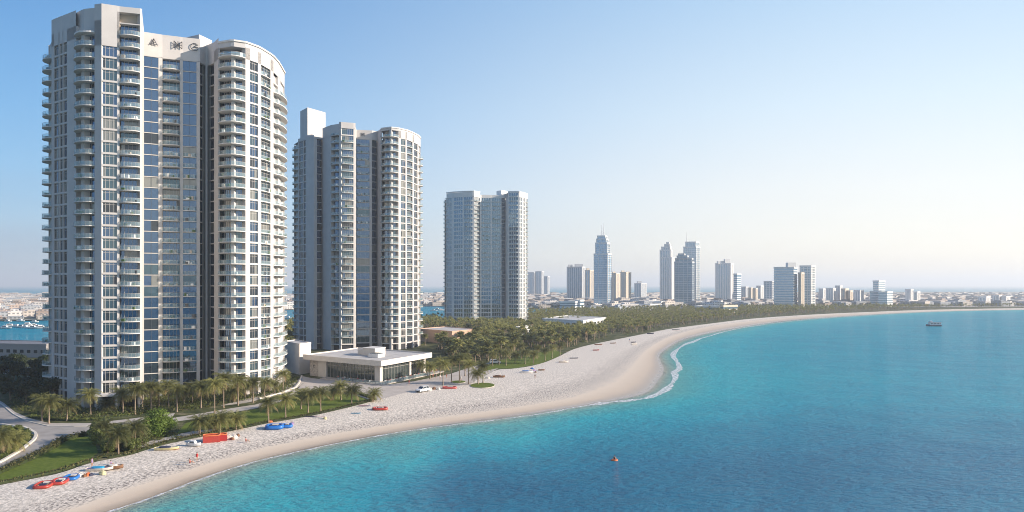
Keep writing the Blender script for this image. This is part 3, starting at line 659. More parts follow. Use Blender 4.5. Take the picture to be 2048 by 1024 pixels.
# ------------------------------------------------------------------ planting
BARK = mat('palm_bark', (.24,.18,.13), .9, noise=.2, nscale=2.5)
def leaf_mat(name, c, rnd=.25, back=.35):
    m, t, b, L = nodes(name); b.inputs['Roughness'].default_value = .55; b.inputs['Specular IOR Level'].default_value = .3
    oi = t.nodes.new('ShaderNodeObjectInfo'); g = t.nodes.new('ShaderNodeNewGeometry')
    n = t.nodes.new('ShaderNodeTexNoise'); n.inputs['Scale'].default_value = .9; L(g.outputs['Position'], n.inputs['Vector'])
    ad = t.nodes.new('ShaderNodeMath'); ad.operation = 'ADD'; L(oi.outputs['Random'], ad.inputs[0]); L(n.outputs[0], ad.inputs[1])
    pr = t.nodes.new('ShaderNodeMapRange'); pr.inputs[1].default_value = .3; pr.inputs[2].default_value = 1.6; L(ad.outputs[0], pr.inputs[0])
    lo = tuple(x*(1-rnd) for x in c); hi = (min(1, c[0]*(1+rnd*1.6)), c[1]*(1+rnd*1.1), c[2]*(1+rnd*.8))
    r = ramp(m, pr.outputs[0], [(0, lo), (1, hi)]); L(r.outputs[0], b.inputs['Base Color'])
    tl = t.nodes.new('ShaderNodeBsdfTranslucent'); L(r.outputs[0], tl.inputs[0])
    mx = t.nodes.new('ShaderNodeMixShader'); mx.inputs[0].default_value = back; L(b.outputs[0], mx.inputs[1]); L(tl.outputs[0], mx.inputs[2])
    L(mx.outputs[0], t.nodes['Material Output'].inputs[0]); return m
FROND = leaf_mat('palm_frond', (.14,.16,.055), .6)
DEADF = leaf_mat('dry_frond', (.30,.22,.11), .2)
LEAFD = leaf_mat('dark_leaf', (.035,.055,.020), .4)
LEAFM = leaf_mat('shrub_leaf', (.10,.135,.035), .45)
LEAFB = leaf_mat('bright_leaf', (.10,.165,.025), .4)
HEDGEL = leaf_mat('hedge_leaf', (.115,.12,.045), .5)

def palm_meshes(seed, hgt=1.0, nf=30, st=9, flen=2.9, sides=6, coarse=False):
    """trunk one metre tall units scaled later by hgt; crown at the origin of its own"""
    rnd = random.Random(seed); tr = MB(); n = 6 if not coarse else 3
    lean = rnd.uniform(-.03, .03), rnd.uniform(-.03, .03); prev = None
    rings = []
    for k in range(n+1):
        t = k/n; r = (.21-.07*t+(.10 if k == 0 else 0)+(.06 if k == n else 0)); z = t*hgt
        c = (lean[0]*hgt*t*t, lean[1]*hgt*t*t)
        rings.append([(c[0]+r*math.cos(2*math.pi*i/sides), c[1]+r*math.sin(2*math.pi*i/sides), z) for i in range(sides)])
    b = tr.mi(BARK)
    for rg in rings: tr.v += rg
    for k in range(n):
        for i in range(sides):
            j = (i+1) % sides; tr.f.append((k*sides+i, k*sides+j, (k+1)*sides+j, (k+1)*sides+i)); tr.m.append(b)
    tr.f.append(tuple(n*sides+i for i in range(sides))); tr.m.append(b)
    top = Vector((lean[0]*hgt, lean[1]*hgt, hgt)); cr = MB()
    for f in range(nf):
        az = f*2.39996+rnd.uniform(-.2, .2); q = f/nf
        el = math.radians(82-118*q+rnd.uniform(-8, 8)); ln = flen*rnd.uniform(.82, 1.08)*(1 if q > .15 else .8)
        dead = q > .93; m = DEADF if dead else FROND
        d = Vector((math.cos(az), math.sin(az), 0)); sd_ = Vector((-d.y, d.x, 0)); p = top.copy(); pts = [p.copy()]; e = el
        for k in range(st):
            p = p+(d*math.cos(e)+Vector((0,0,1))*math.sin(e))*(ln/st); pts.append(p.copy()); e -= math.radians((95 if not dead else 60)/st*(.5+1.0*k/st))
        for k in range(1, st+1):
            a, b2 = pts[k-1], pts[k]; t = k/st; wl = (.95*math.sin(math.pi*min(1, .18+t*.80))**.7+.12)*flen/2.9
            ax = (b2-a)
            for sg in (-1, 1):
                if coarse:
                    o = sd_*sg*wl*.55-Vector((0,0,wl*.42))
                    cr.poly([a, b2, b2+o+ax*.35, a+o+ax*.35], m)
                else:
                    for h in (.12, .62):
                        s0 = a+ax*h; wid = ax*.30
                        o = sd_*sg*wl*rnd.uniform(.5, .68)-Vector((0,0,wl*rnd.uniform(.35,.62)))+ax*rnd.uniform(.4,.9)
                        cr.poly([s0, s0+wid, s0+o+wid*.3], m)
    return tr.mesh('trunk', True), cr.mesh('crown')
PALMV = []
for k in range(5): PALMV.append(palm_meshes(20+k, [7.0,7.8,6.2,8.4,5.2][k], nf=44, st=9, flen=[2.9,3.1,2.8,3.0,3.1][k]))
PALMF = [palm_meshes(60+k, [7.5,8.5,6.5,7.2][k], nf=30, st=4, flen=3.2, sides=4, coarse=True) for k in range(4)]
PALMH = [7.0,7.8,6.2,8.4,5.2]; PALMFH = [7.5,8.5,6.5,7.2]
def palm(bx, by, cy_, label, group, k=None, seed=0, spread=1.0, z=LAND):
    """bx, by: foot of the trunk in the photo; cy_: row of the crown's centre"""
    p = G(bx, by, z); zc = H-(cy_-CY)*p[1]/FPX; hgt = max(2.2, zc-z)
    rnd = random.Random(int(bx*7+by)); k = rnd.randrange(5) if k is None else k
    tm, cm = PALMV[k]; s = hgt/PALMH[k]
    e = empty('palm_tree', (p[0], p[1], z), label, 'palm', group, rnd.uniform(0, 6.28))
    t = bpy.data.objects.new('trunk', tm); COL.objects.link(t); t.parent = e; t.scale = (.9, .9, s)
    c = bpy.data.objects.new('crown', cm); COL.objects.link(c); c.parent = e
    sp = spread*rnd.uniform(1.08, 1.32); c.scale = (sp, sp, sp*.95)
    c.location = (0, 0, PALMH[k]*(s-sp*.95)); return e
ORD = ['first','second','third','fourth','fifth','sixth','seventh','eighth','ninth','tenth','eleventh','twelfth','thirteenth','fourteenth','fifteenth','sixteenth','seventeenth','eighteenth','nineteenth','twentieth','twenty-first','twenty-second']
row1 = [(181,830,788),(211,826,812),(246,826,786),(270,829,779),(285,818,776),(302,822,774),(318,812,780),(337,816,770),(354,824,779),(368,808,782),(385,806,776),(402,816,773),(417,800,779),(429,826,768),(447,816,757),(461,803,782),(476,811,760),(490,796,772),(506,805,764),(529,795,764),(549,786,768),(566,779,748)]
for i, a in enumerate(row1):
    palm(*a, f'tall palm in the row at the foot of the near tower, {ORD[i]} from the left', 'palms at the foot of the near tower', spread=1.08)
for a, l in zip([(98,847,803),(84,842,800),(134,842,809)], ['full palm at the kerb of the curved drive with drooping lower fronds','palm just behind the full one at the kerb','slim young palm standing apart on the kerb bed']):
    palm(*a, l, 'palms beside the curved drive')
row2 = [(537,845,805),(571,835,798),(602,818,790),(616,825,789),(641,822,785),(682,800,771),(703,810,780),(747,803,787),(667,800,782)]
row2.sort()
for i, a in enumerate(row2): palm(*a, f'palm on the long lawn between tower and beach, {ORD[i]} from the left', 'palms on the long lawn', spread=1.05)
row3 = [(400,872,843),(427,864,841),(440,865,836),(472,859,836)]
for i, a in enumerate(row3): palm(*a, f'low palm at the beach edge behind the red shelter, {ORD[i]} from the left', 'low palms behind the red shelter', k=4, spread=1.05)
for a, l in zip([(237,912,868),(271,895,855),(210,885,852),(-4,915,872),(22,905,880)],
    ['bushy palm leaning over the hedge just behind the beach','palm right of the bushy palm, beside the rounded green tree','short palm buried in the shrubs by the drive','leftmost large palm on the planted island','low palm on the planted island right of the large one']):
    palm(*a, l, 'palms by the lawn corner', k=1 if a[0] != 22 else 4, spread=1.12)
row4 = [(843,752,729),(860,758,732),(886,771,728),(903,765,720),(919,764,715),(937,768,728),(956,769,746),(966,766,732),(1030,726,710),(1050,728,705),(1067,727,708),(930,752,716),(880,750,722)]
row4.sort()
for i, a in enumerate(row4): palm(*a, f'slender palm on the open ground right of the pavilion, {ORD[i]} from the left', 'palms right of the pavilion', spread=1.0)
row5 = [(985,732,708),(998,729,702),(1012,731,706),(1090,721,700),(1104,716,694),(1120,711,690),(1075,716,695),(1043,717,692),(1020,719,694)]
row5.sort()
for i, a in enumerate(row5): palm(*a, f'palm on the lawn at the front of the grove, {ORD[i]} from the left', 'palms on the grove lawn', spread=.95)
NEAR = [G(x, y) for x, y, _ in row4+row2+row5]

# leafy masses
def leaves(mb, c, r, n, m, s, rnd, flat_bottom=True, shell=.55):
    for _ in range(n):
        while True:
            v = Vector((rnd.uniform(-1,1), rnd.uniform(-1,1), rnd.uniform(-1,1)))
            if shell < v.length < 1: break
        p = Vector((c[0]+v.x*r[0], c[1]+v.y*r[1], c[2]+v.z*r[2]))
        if flat_bottom and p.z < .1: continue
        nrm = (v.normalized()+Vector((rnd.uniform(-.8,.8), rnd.uniform(-.8,.8), rnd.uniform(-.3,1)))).normalized()
        u = nrm.orthogonal().normalized(); w_ = nrm.cross(u); a = rnd.uniform(0, 3.14); u, w_ = u*math.cos(a)+w_*math.sin(a), w_*math.cos(a)-u*math.sin(a)
        ss = s*rnd.uniform(.6, 1.4); mb.poly([p-u*ss, p-w_*ss*.5, p+u*ss, p+w_*ss*.5], m)
def tree_meshes(seed, h, r, m, n=1700, s=.28, low=.35):
    rnd = random.Random(seed); cr = MB(); tk = MB(); tk.bar((0,0,0), (0,0,h*.5), .22, BARK, .12, 7)
    for k in range(18):
        a = k*2.4; rr = r*rnd.uniform(.15, .72); z = h*rnd.uniform(low+.1, .85)*(1-.3*(rr/r)**2); c = (math.cos(a)*rr, math.sin(a)*rr, z)
        q = r*rnd.uniform(.30, .50); tk.bar((0,0,h*.38), c, .09, BARK, .03, 5); leaves(cr, c, (q, q, q*.8), n//18, m, s, rnd, shell=.3)
    return tk.mesh('trunk'), cr.mesh('crown')
TREEV = [tree_meshes(1, 5.6, 4.4, LEAFB, 9000, .20, .04), tree_meshes(2, 8, 4, LEAFD, 3400, .32), tree_meshes(3, 6.5, 3.6, LEAFD, 3000, .30), tree_meshes(4, 3.4, 2.4, LEAFM, 2600, .2, .0)]
def tree(x, y, k, label, group=None, sc=1.0, z=LAND, name='broadleaf_tree', cat='tree'):
    p = G(x, y, z); rnd = random.Random(int(x*3+y)); e = empty(name, (p[0], p[1], z), label, cat, group, rnd.uniform(0, 6))
    for nme, mh in zip(('trunk', 'crown'), TREEV[k]):
        o = bpy.data.objects.new(nme, mh); COL.objects.link(o); o.parent = e
    e.scale = (sc, sc, sc*rnd.uniform(.9, 1.1)); return e
tree(313, 870, 0, 'large rounded bright green tree between the drive and the lawn', sc=1.0)
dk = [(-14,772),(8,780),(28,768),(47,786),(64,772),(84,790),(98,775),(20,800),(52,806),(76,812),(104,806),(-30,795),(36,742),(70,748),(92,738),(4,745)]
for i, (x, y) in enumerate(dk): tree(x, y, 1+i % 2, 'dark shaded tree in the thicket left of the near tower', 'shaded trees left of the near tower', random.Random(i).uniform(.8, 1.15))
sh = [(198,888),(215,905),(246,898),(222,880),(262,902),(284,886),(196,872),(235,870)]
for i, (x, y) in enumerate(sh): tree(x, y, 3, f'mid green shrub in the clump at the lawn corner, {ORD[i]} one planted there', 'shrubs at the lawn corner', random.Random(i).uniform(.75, 1.1), name='shrub', cat='shrub')
for o in [o for o in COL.objects if o.name.startswith('shrub') and o.parent is None]: o['label'] = 'mid green rounded shrub in the dense clump at the corner of the lawn'
isl = [(6,892),(30,884),(50,873),(18,868),(38,864),(-18,900)]
for i, (x, y) in enumerate(isl): tree(x, y, 3, 'low leafy shrub on the planted island in the drive', 'shrubs on the planted island', .55, name='shrub', cat='shrub')
def hedge(line, wd, hg, label, m=HEDGEL, dens=16, s=.17, seed=1):
    rnd = random.Random(seed); pts = [Vector(G(x, y, LAND)) for x, y in resample(line, 60)]; mb = MB(); br = MB()
    for a, b_ in zip(pts[:-1], pts[1:]):
        L_ = (b_-a).length
        for _ in range(int(L_*wd*dens)):
            p = a.lerp(b_, rnd.random()); c = (p.x+rnd.uniform(-.5,.5)*wd, p.y+rnd.uniform(-.5,.5)*wd, LAND+hg*rnd.uniform(.25,1)); leaves(mb, c, (.22,.22,.18), 3, m, s, rnd, False, .1)
        mid = (a+b_)/2; d = (b_-a).normalized(); n = Vector((-d.y, d.x))*wd*.4
        br.hexa([(a.x-n.x,a.y-n.y,LAND),(b_.x-n.x,b_.y-n.y,LAND),(b_.x+n.x,b_.y+n.y,LAND),(a.x+n.x,a.y+n.y,LAND),(a.x-n.x,a.y-n.y,LAND+hg*.6),(b_.x-n.x,b_.y-n.y,LAND+hg*.6),(b_.x+n.x,b_.y+n.y,LAND+hg*.6),(a.x+n.x,a.y+n.y,LAND+hg*.6)], LEAFD)
    o = empty('hedge', (pts[0].x, pts[0].y, LAND), label, 'hedge')
    for q in (mb, br): q.v = [(v[0]-pts[0].x, v[1]-pts[0].y, v[2]-LAND) for v in q.v]
    mb.build('foliage', o); br.build('twigs', o)
hedge([(-30,958),(0,945),(50,924),(100,899),(126,882),(160,872),(190,868)], 1.7, 1.0, 'clipped olive hedge between the drive and the lawn corner', seed=1)
hedge([(-40,976),(0,967),(62,955),(122,942),(178,922),(215,912)], .9, .55, 'low brownish hedge along the back of the beach beside the nearest lawn', seed=2)
hedge([(215,916),(258,909),(286,899),(330,886),(374,877),(406,870),(450,862)], 1.3, .6, 'low hedge behind the beach between the bushy palm and the red shelter', seed=3)
hedge([(455,861),(497,853),(532,845),(600,834),(656,823),(700,812),(743,801)], 1.0, .5, 'low hedge along the beach edge of the long lawn', seed=4)
hedge([(690,785),(710,787),(735,794),(750,800)], 1.2, .8, 'dark short hedge at the far tip of the long lawn', LEAFM, seed=5)
hedge([(60,834),(100,840),(150,842),(200,840),(262,832)], 1.2, .7, 'clipped green hedge inside the kerb of the drive', LEAFM, seed=6)
hedge([(60,872),(42,893),(10,912),(-20,925)], 1.0, .7, 'rounded hedge along the kerb of the planted island', LEAFM, seed=7)

def inside(p, poly):
    c = False; j = len(poly)-1
    for i in range(len(poly)):
        if (poly[i][1] > p[1]) != (poly[j][1] > p[1]) and p[0] < (poly[j][0]-poly[i][0])*(p[1]-poly[i][1])/(poly[j][1]-poly[i][1])+poly[i][0]: c = not c
        j = i
    return c
# low planting between the tower and the drive
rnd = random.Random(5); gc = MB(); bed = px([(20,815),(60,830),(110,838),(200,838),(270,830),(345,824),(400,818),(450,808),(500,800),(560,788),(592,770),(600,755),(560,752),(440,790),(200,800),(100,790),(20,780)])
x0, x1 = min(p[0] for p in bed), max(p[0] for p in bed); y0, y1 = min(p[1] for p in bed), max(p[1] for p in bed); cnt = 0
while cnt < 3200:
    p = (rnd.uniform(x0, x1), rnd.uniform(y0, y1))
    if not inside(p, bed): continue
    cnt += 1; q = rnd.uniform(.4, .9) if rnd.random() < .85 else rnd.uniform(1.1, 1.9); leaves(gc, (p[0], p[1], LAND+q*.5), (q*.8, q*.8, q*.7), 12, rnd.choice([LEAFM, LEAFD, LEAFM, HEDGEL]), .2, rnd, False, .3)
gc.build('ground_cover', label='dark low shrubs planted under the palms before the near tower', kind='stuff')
rnd = random.Random(6); gc = MB()
for (cx2, cy2, n) in ((-5,845,0),(20,878,90),(290,880,60),(330,868,40),(240,890,60)):
    for _ in range(n):
        c = G(cx2+rnd.uniform(-34,34), cy2+rnd.uniform(-12,12)); q = rnd.uniform(.3,.7); leaves(gc, (c[0], c[1], LAND+q*.5), (q, q, q*.7), 14, rnd.choice([LEAFM, HEDGEL]), .18, rnd, False, .3)
gc.build('ground_cover', label='loose low shrubs in the beds beside the drive', kind='stuff')

# the palm grove: nearest palms one by one, the far mass as one
GP = [(-60,770),(-60,690),(100,686),(400,661),(570,653),(640,648),(760,643),(860,640),(900,637),(1000,630),(1075,626.5),(1150,622),(1300,620),(1500,617.5),(1640,615.6),(1800,615.4),(1930,615),(2080,613.5),(2080,615.2),(1930,616.6),(1819,619.2),(1740,622),(1660,625),(1558,631.5),(1493,635.5),(1429,643),(1343,653.5),(1320,657),(1282,665),(1232,674),(1181,684),(1143,693),(1115,699),(1060,706),(1010,716),(985,722),(930,732),(870,738),(850,745),(845,752),(880,690),(600,700),(560,745),(100,770)]
gpoly = px(GP)
HOLES = [px([(600,775),(600,700),(870,700),(905,728),(880,748),(770,775)]), px([(845,690),(845,668),(960,664),(962,680),(905,696)]), px([(884,651),(884,638),(1060,636),(1060,650)]),
         px([(1028,676),(1028,664),(1068,664),(1068,676)]), px([(1083,664),(1083,652),(1215,646),(1218,658),(1150,668)]), px([(582,712),(582,672),(845,672),(845,704)]), px([(565,700),(60,830),(60,690),(565,660)])]
rnd = random.Random(11); spots = []
yy = 215.0
while yy < 2300:
    st = 5.0 if yy < 620 else 5.0+(yy-620)*.006
    xx = -yy*.72
    while xx < yy*.75:
        p = (xx+rnd.uniform(-.45,.45)*st, yy+rnd.uniform(-.45,.45)*st); xx += st
        if inside(p, gpoly) and not any(inside(p, h) for h in HOLES): spots.append(p)
    yy += st*.95
spots = [p for p in spots if min((p[0]-q[0])**2+(p[1]-q[1])**2 for q in NEAR) > 16 and (1024+p[0]/p[1]*FPX) > 100]
# those before the towers' foot and near the beach show largest
def vis(p):
    x = 1024+p[0]/p[1]*FPX; y = CY+34*FPX/p[1]
    return p[1] if (x > 842 or 570 < x < 600) else p[1]+600
def clearing(p): return math.sin(p[0]*.045+1.3)*math.sin(p[1]*.021+.4)+.5*math.sin(p[0]*.11+p[1]*.05)
spots = [p for p in spots if clearing(p) < .95 or rnd.random() < .15]
broad = [p for i, p in enumerate(spots) if 300 < p[1] < 1100 and rnd.random() < .05][:60]; spots = [p for p in spots if p not in broad]
for p in broad:
    e = empty('broadleaf_tree', (p[0], p[1], LAND), 'bushy dark broadleaf tree among the palms of the grove', 'tree', 'broadleaf trees among the palms', rnd.uniform(0, 6))
    for nme, mh in zip(('trunk', 'crown'), TREEV[rnd.choice([1, 2, 2])]):
        o = bpy.data.objects.new(nme, mh); COL.objects.link(o); o.parent = e
    s = rnd.uniform(.6, .95); e.scale = (s, s, s)
spots.sort(key=vis); indiv = spots[:235]; mass = spots[235:]
def gs(D): return .95 if D < 350 else max(.60, .95-(D-350)/900)
for p in indiv:
    k = rnd.randrange(4); tm, cm = PALMF[k]
    e = empty('palm_tree', (p[0], p[1], LAND), 'crowded palm of the dense grove behind the beach', 'palm', 'palms of the dense grove', rnd.uniform(0, 6.28))
    for nme, mh in (('trunk', tm), ('crown', cm)):
        o = bpy.data.objects.new(nme, mh); COL.objects.link(o); o.parent = e
    s = rnd.uniform(.65, 1.12)*gs(p[1]); e.scale = (s*1.25, s*1.25, s*rnd.uniform(.72, 1.1))
def merge(mhs, places, name, label, m_slots):
    """many copies of a few meshes written into one mesh"""
    V = []; F = []; M = []; off = 0; arr = []
    for tm in mhs:
        vs_, fs_, mi_ = [], [], []
        for me_ in tm:
            v = np.empty(len(me_.vertices)*3); me_.vertices.foreach_get('co', v); base = sum(len(q) for q in vs_)
            vs_.append(v.reshape(-1, 3)); 
            for p in me_.polygons: fs_.append(tuple(base+i for i in p.vertices)); mi_.append(m_slots.index(me_.materials[p.material_index]))
        arr.append((np.vstack(vs_), fs_, mi_))
    for (x, y, rz, s, k) in places:
        v, f, m_ = arr[k]; c, sn = math.cos(rz)*s, math.sin(rz)*s
        V.append(np.c_[x+v[:,0]*c-v[:,1]*sn, y+v[:,0]*sn+v[:,1]*c, LAND+v[:,2]*s])
        F += [tuple(off+i for i in q) for q in f]; M += m_; off += len(v)
    me_ = bpy.data.meshes.new(name); me_.from_pydata(np.vstack(V).tolist(), [], F)
    for q in m_slots: me_.materials.append(q)
    me_.polygons.foreach_set('material_index', M); me_.update()
    o = bpy.data.objects.new(name, me_); COL.objects.link(o); return tag(o, label, None, None, 'stuff')
PALMT = [palm_meshes(80+k, [7,8,9][k], nf=15, st=2, flen=3.6, sides=3, coarse=True) for k in range(3)]
FRONDF = FROND
merge(PALMT, [(p[0], p[1], rnd.uniform(0, 6.28), rnd.uniform(.6, 1.2)*gs(p[1]), rnd.randrange(3)) for p in mass], 'palm_grove', 'dense mass of palms filling the land behind the beach', [BARK, FROND, DEADF])
print('palms', len(spots), len(mass))
# undergrowth of the grove
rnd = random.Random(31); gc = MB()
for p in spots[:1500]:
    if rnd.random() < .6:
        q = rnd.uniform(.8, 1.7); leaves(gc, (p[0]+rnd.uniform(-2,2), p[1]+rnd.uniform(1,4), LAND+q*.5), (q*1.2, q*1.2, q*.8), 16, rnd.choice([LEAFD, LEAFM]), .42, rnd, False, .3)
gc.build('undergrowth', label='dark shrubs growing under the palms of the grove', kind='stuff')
# ------------------------------------------------------------------ pavilion and low buildings
CLAD = mat('stone_cladding', (.45,.40,.35), .85, noise=.3, nscale=1.6)
PAVW = mat('pavilion_render', (.60,.55,.49), .7, noise=.05, nscale=.5)
GLP = glassy('pavilion_glass', (.05,.065,.06), rough=.05, metal=.25)
Cc = Vector(W(762, 257)); Ll = Vector(W(606, 281)); Rr_ = Vector(W(864, 289))
root = empty('pavilion', (Cc.x, Cc.y, LAND), 'flat-roofed beach pavilion with wide glass walls and a white roof edge', 'pavilion')
L_ = (Ll-Cc); R_ = (Rr_-Cc); Bk = L_+R_; uL = L_.normalized(); uR = R_.normalized()
def P2(a, b_): q = uL*a+uR*b_; return (q.x, q.y)
LL, LR = L_.length, R_.length
mb = MB(); w_ = .5
for (a0, a1, b0, b1) in ((0, LL, 0, w_), (0, LL, LR-w_, LR), (0, w_, w_, LR-w_), (LL-w_, LL, w_, LR-w_)):
    mb.prism([P2(a0,b0), P2(a1,b0), P2(a1,b1), P2(a0,b1)], 6.1, 8.0, PAVW)
mb.prism([P2(w_,w_), P2(LL-w_,w_), P2(LL-w_,LR-w_), P2(w_,LR-w_)], 6.35, 7.55, SOFF, ROOFM)
mb.build('roof', root)
i_ = 2.0
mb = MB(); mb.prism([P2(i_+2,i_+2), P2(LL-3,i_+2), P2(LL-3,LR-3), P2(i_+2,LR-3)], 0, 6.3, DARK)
fl = Bay(P2(LL-2, i_), P2(i_, i_)); fr = Bay(P2(i_, i_), P2(i_, LR-2))
fl.box(mb, 0, fl.L*.13, 0, 6.1, -1.5, 0, CLAD); fl.box(mb, fl.L*.13, fl.L*.25, 0, 6.1, -1.6, .1, PAVW); fl.box(mb, fl.L*.93, fl.L, 0, 6.1, -.9, .1, PAVW)
fr.box(mb, .95, 1.4, 0, 6.1, -.5, .1, PAVW); fr.box(mb, fr.L*.62, fr.L*.66, 0, 6.1, -.5, .1, PAVW); fr.box(mb, fr.L*.95, fr.L, 0, 6.1, -.8, .1, PAVW)
mb.prism([P2(LL-3.1,i_+1), P2(LL-2,i_+1), P2(LL-2,LR-2), P2(LL-3.1,LR-2)], 0, 6.1, PAVW)
mb.prism([P2(i_+.1,LR-3.2), P2(LL-3.2,LR-3.2), P2(LL-3.2,LR-2.2), P2(i_+.1,LR-2.2)], 0, 6.1, PAVW)
mb.build('wall', root)
for bb, a0, a1, n in ((fl, fl.L*.255, fl.L*.925, 14), (fr, 1.42, fr.L*.615, 9), (fr, fr.L*.665, fr.L*.945, 5)):
    wd = (a1-a0)/n
    for k in range(n):
        m_ = MB(); x_ = a0+k*wd; bb.quad(m_, x_+.03, x_+wd-.03, .25, 6.0, -.35, GLP); bb.box(m_, x_, x_+.07, .25, 6.0, -.34, -.22, FRAME)
        bb.box(m_, x_+.07, x_+wd-.01, 4.6, 4.68, -.33, -.24, FRAME); m_.build('window', root)
m_ = MB(); 
def rot_box(mbx, a0, a1, b0, b1, z0_, z1_, m): mbx.prism([P2(a0,b0), P2(a1,b0), P2(a1,b1), P2(a0,b1)], z0_, z1_, m)
rot_box(m_, LL*.36, LL*.52, LR*.42, LR*.62, 7.56, 10.2, PAVW); rot_box(m_, LL*.355, LL*.525, LR*.415, LR*.625, 10.21, 10.4, SLAB); m_.build('plant_room', root)
m_ = MB(); rot_box(m_, LL*.52, LL*.60, LR*.44, LR*.58, 7.57, 9.6, PAVW); m_.build('plant_room', root)
m_ = MB(); rot_box(m_, LL*.24, LL*.36, LR*.30, LR*.42, 7.56, 8.8, WHITE)
for k in range(4): rot_box(m_, LL*(.25+.027*k), LL*(.262+.027*k), LR*.31, LR*.41, 8.81, 9.05, DFRAME)
m_.build('roof_unit', root)
# small square emblem on the stone cladding
m_ = MB()
for l in ((-.5,-.4,-.5,.4),(-.5,.4,0,0),(0,0,.5,.4),(.5,.4,.5,-.4),(-.3,-.6,.4,-.6)):
    m_.bar(fl.pt(fl.L*.065+l[0], .06, 3.7+l[1]), fl.pt(fl.L*.065+l[2], .06, 3.7+l[3]), .06, BADGE, n=4)
m_.build('emblem', root)
# terrace: raised floor and balustrade posts with a glass run
m_ = MB(); m_.prism([P2(LL*.72,-2.2), P2(-2.4,-2.2), P2(-2.4,LR+6), P2(i_-.1,LR+6), P2(i_-.1,i_-.1), P2(LL*.72,i_-.1)], -.02, .28, PAVE); tr_ = m_.build('terrace', root)
m_ = MB()
for A_, B_ in ((P2(LL*.5,-2.1), P2(-2.3,-2.1)), (P2(-2.3,-2.1), P2(-2.3,LR*.9))):
    q = Bay(A_, B_); n = int(q.L/1.6)
    for k in range(n+1): q.box(m_, q.L*k/n-.03 if k else 0, q.L*k/n+.03, .28, 1.3, -.06, 0, DFRAME)
    q.box(m_, 0, q.L, 1.3, 1.36, -.07, .01, FRAME); q.quad(m_, 0, q.L, .35, 1.27, -.03, RAIL)
m_.build('balustrade', root)
def pavp(a, b_, z=0): q = uL*a+uR*b_+Cc; return (q.x, q.y, LAND+z)

def block(name, x0, xs, x1, D, dl, dr, ztop, m, label, cat, roof=ROOFM, z0=LAND, par=.5, windows=0, group=None):
    C_ = Vector(W(xs, D)); A_ = Vector(W(x0, D+dl)); E_ = Vector(W(x1, D+dr)); B_ = A_+E_-C_
    r_ = empty(name, (C_.x, C_.y, z0), label, cat, group); f = lambda p: (p.x-C_.x, p.y-C_.y); h = ztop-z0
    mb = MB(); mb.prism([f(A_), f(C_), f(E_), f(B_)], 0, h-par, m); mb.build('wall', r_)
    cen = (A_+E_)/2; s = lambda p, k: ((p.x-cen.x)*k+cen.x-C_.x, (p.y-cen.y)*k+cen.y-C_.y)
    mb = MB(); rg = [s(p, 1.01) for p in (A_, C_, E_, B_)]; ri = [s(p, .95) for p in (A_, C_, E_, B_)]
    for k in range(4):
        j = (k+1) % 4; mb.prism([rg[k], rg[j], ri[j], ri[k]], h-par-.2, h, m)
    mb.prism(ri, h-par+.004, h-par+.15, roof); mb.build('roof', r_)
    for (u, v) in ((f(A_), f(C_)), (f(C_), f(E_))):
        b_ = Bay(u, v)
        for k in range(windows):
            if (b_.L*(k+.75)/windows) > b_.L: continue
            m2 = MB(); a0 = b_.L*(k+.2)/windows; a1 = b_.L*(k+.8)/windows; b_.box(m2, a0, a1, h*.3, h*.3+1.8, .0, .06, FRAME); b_.quad(m2, a0+.1, a1-.1, h*.3+.1, h*.3+1.7, .065, GL2); m2.build('window', r_)
    return r_
block('annex_building', 568, 599, 622, 284, 14, 8, 12.8, PAVW, 'plain windowless beige block between the near tower and the pavilion', 'building')
PEACH = mat('peach_render', (.52,.34,.24), .85, noise=.06, nscale=.3)
block('low_building', 836, 904, 957, 430, 26, 22, 8.6, PEACH, 'plain peach-coloured low building half hidden by palms', 'building')
block('villa', 1031, 1040, 1064, 500, 6, 14, 7.0, WHITE, 'small white villa among the palms', 'villa', windows=3)
block('hall_building', 1085, 1166, 1212, 590, 40, 60, 7.2, WHITE, 'long low white building in the middle of the palm grove', 'building', windows=7)
block('service_building', -70, 92, 112, 350, 10, 20, 7.4, mat('shed_render', (.30,.28,.27), .8), 'long low grey building with a flat roof by the lagoon', 'building', windows=12, roof=mat('dark_roof', (.16,.16,.17), .8))
flat('path', [W(-80,400), W(110,396), W(110,420), W(-80,424)], LAND+.03, SAND_FLAT if 'SAND_FLAT' in globals() else mat('sandy_path', (.52,.42,.30), .9, noise=.1, nscale=.2), 'sandy embankment walk beside the lagoon')

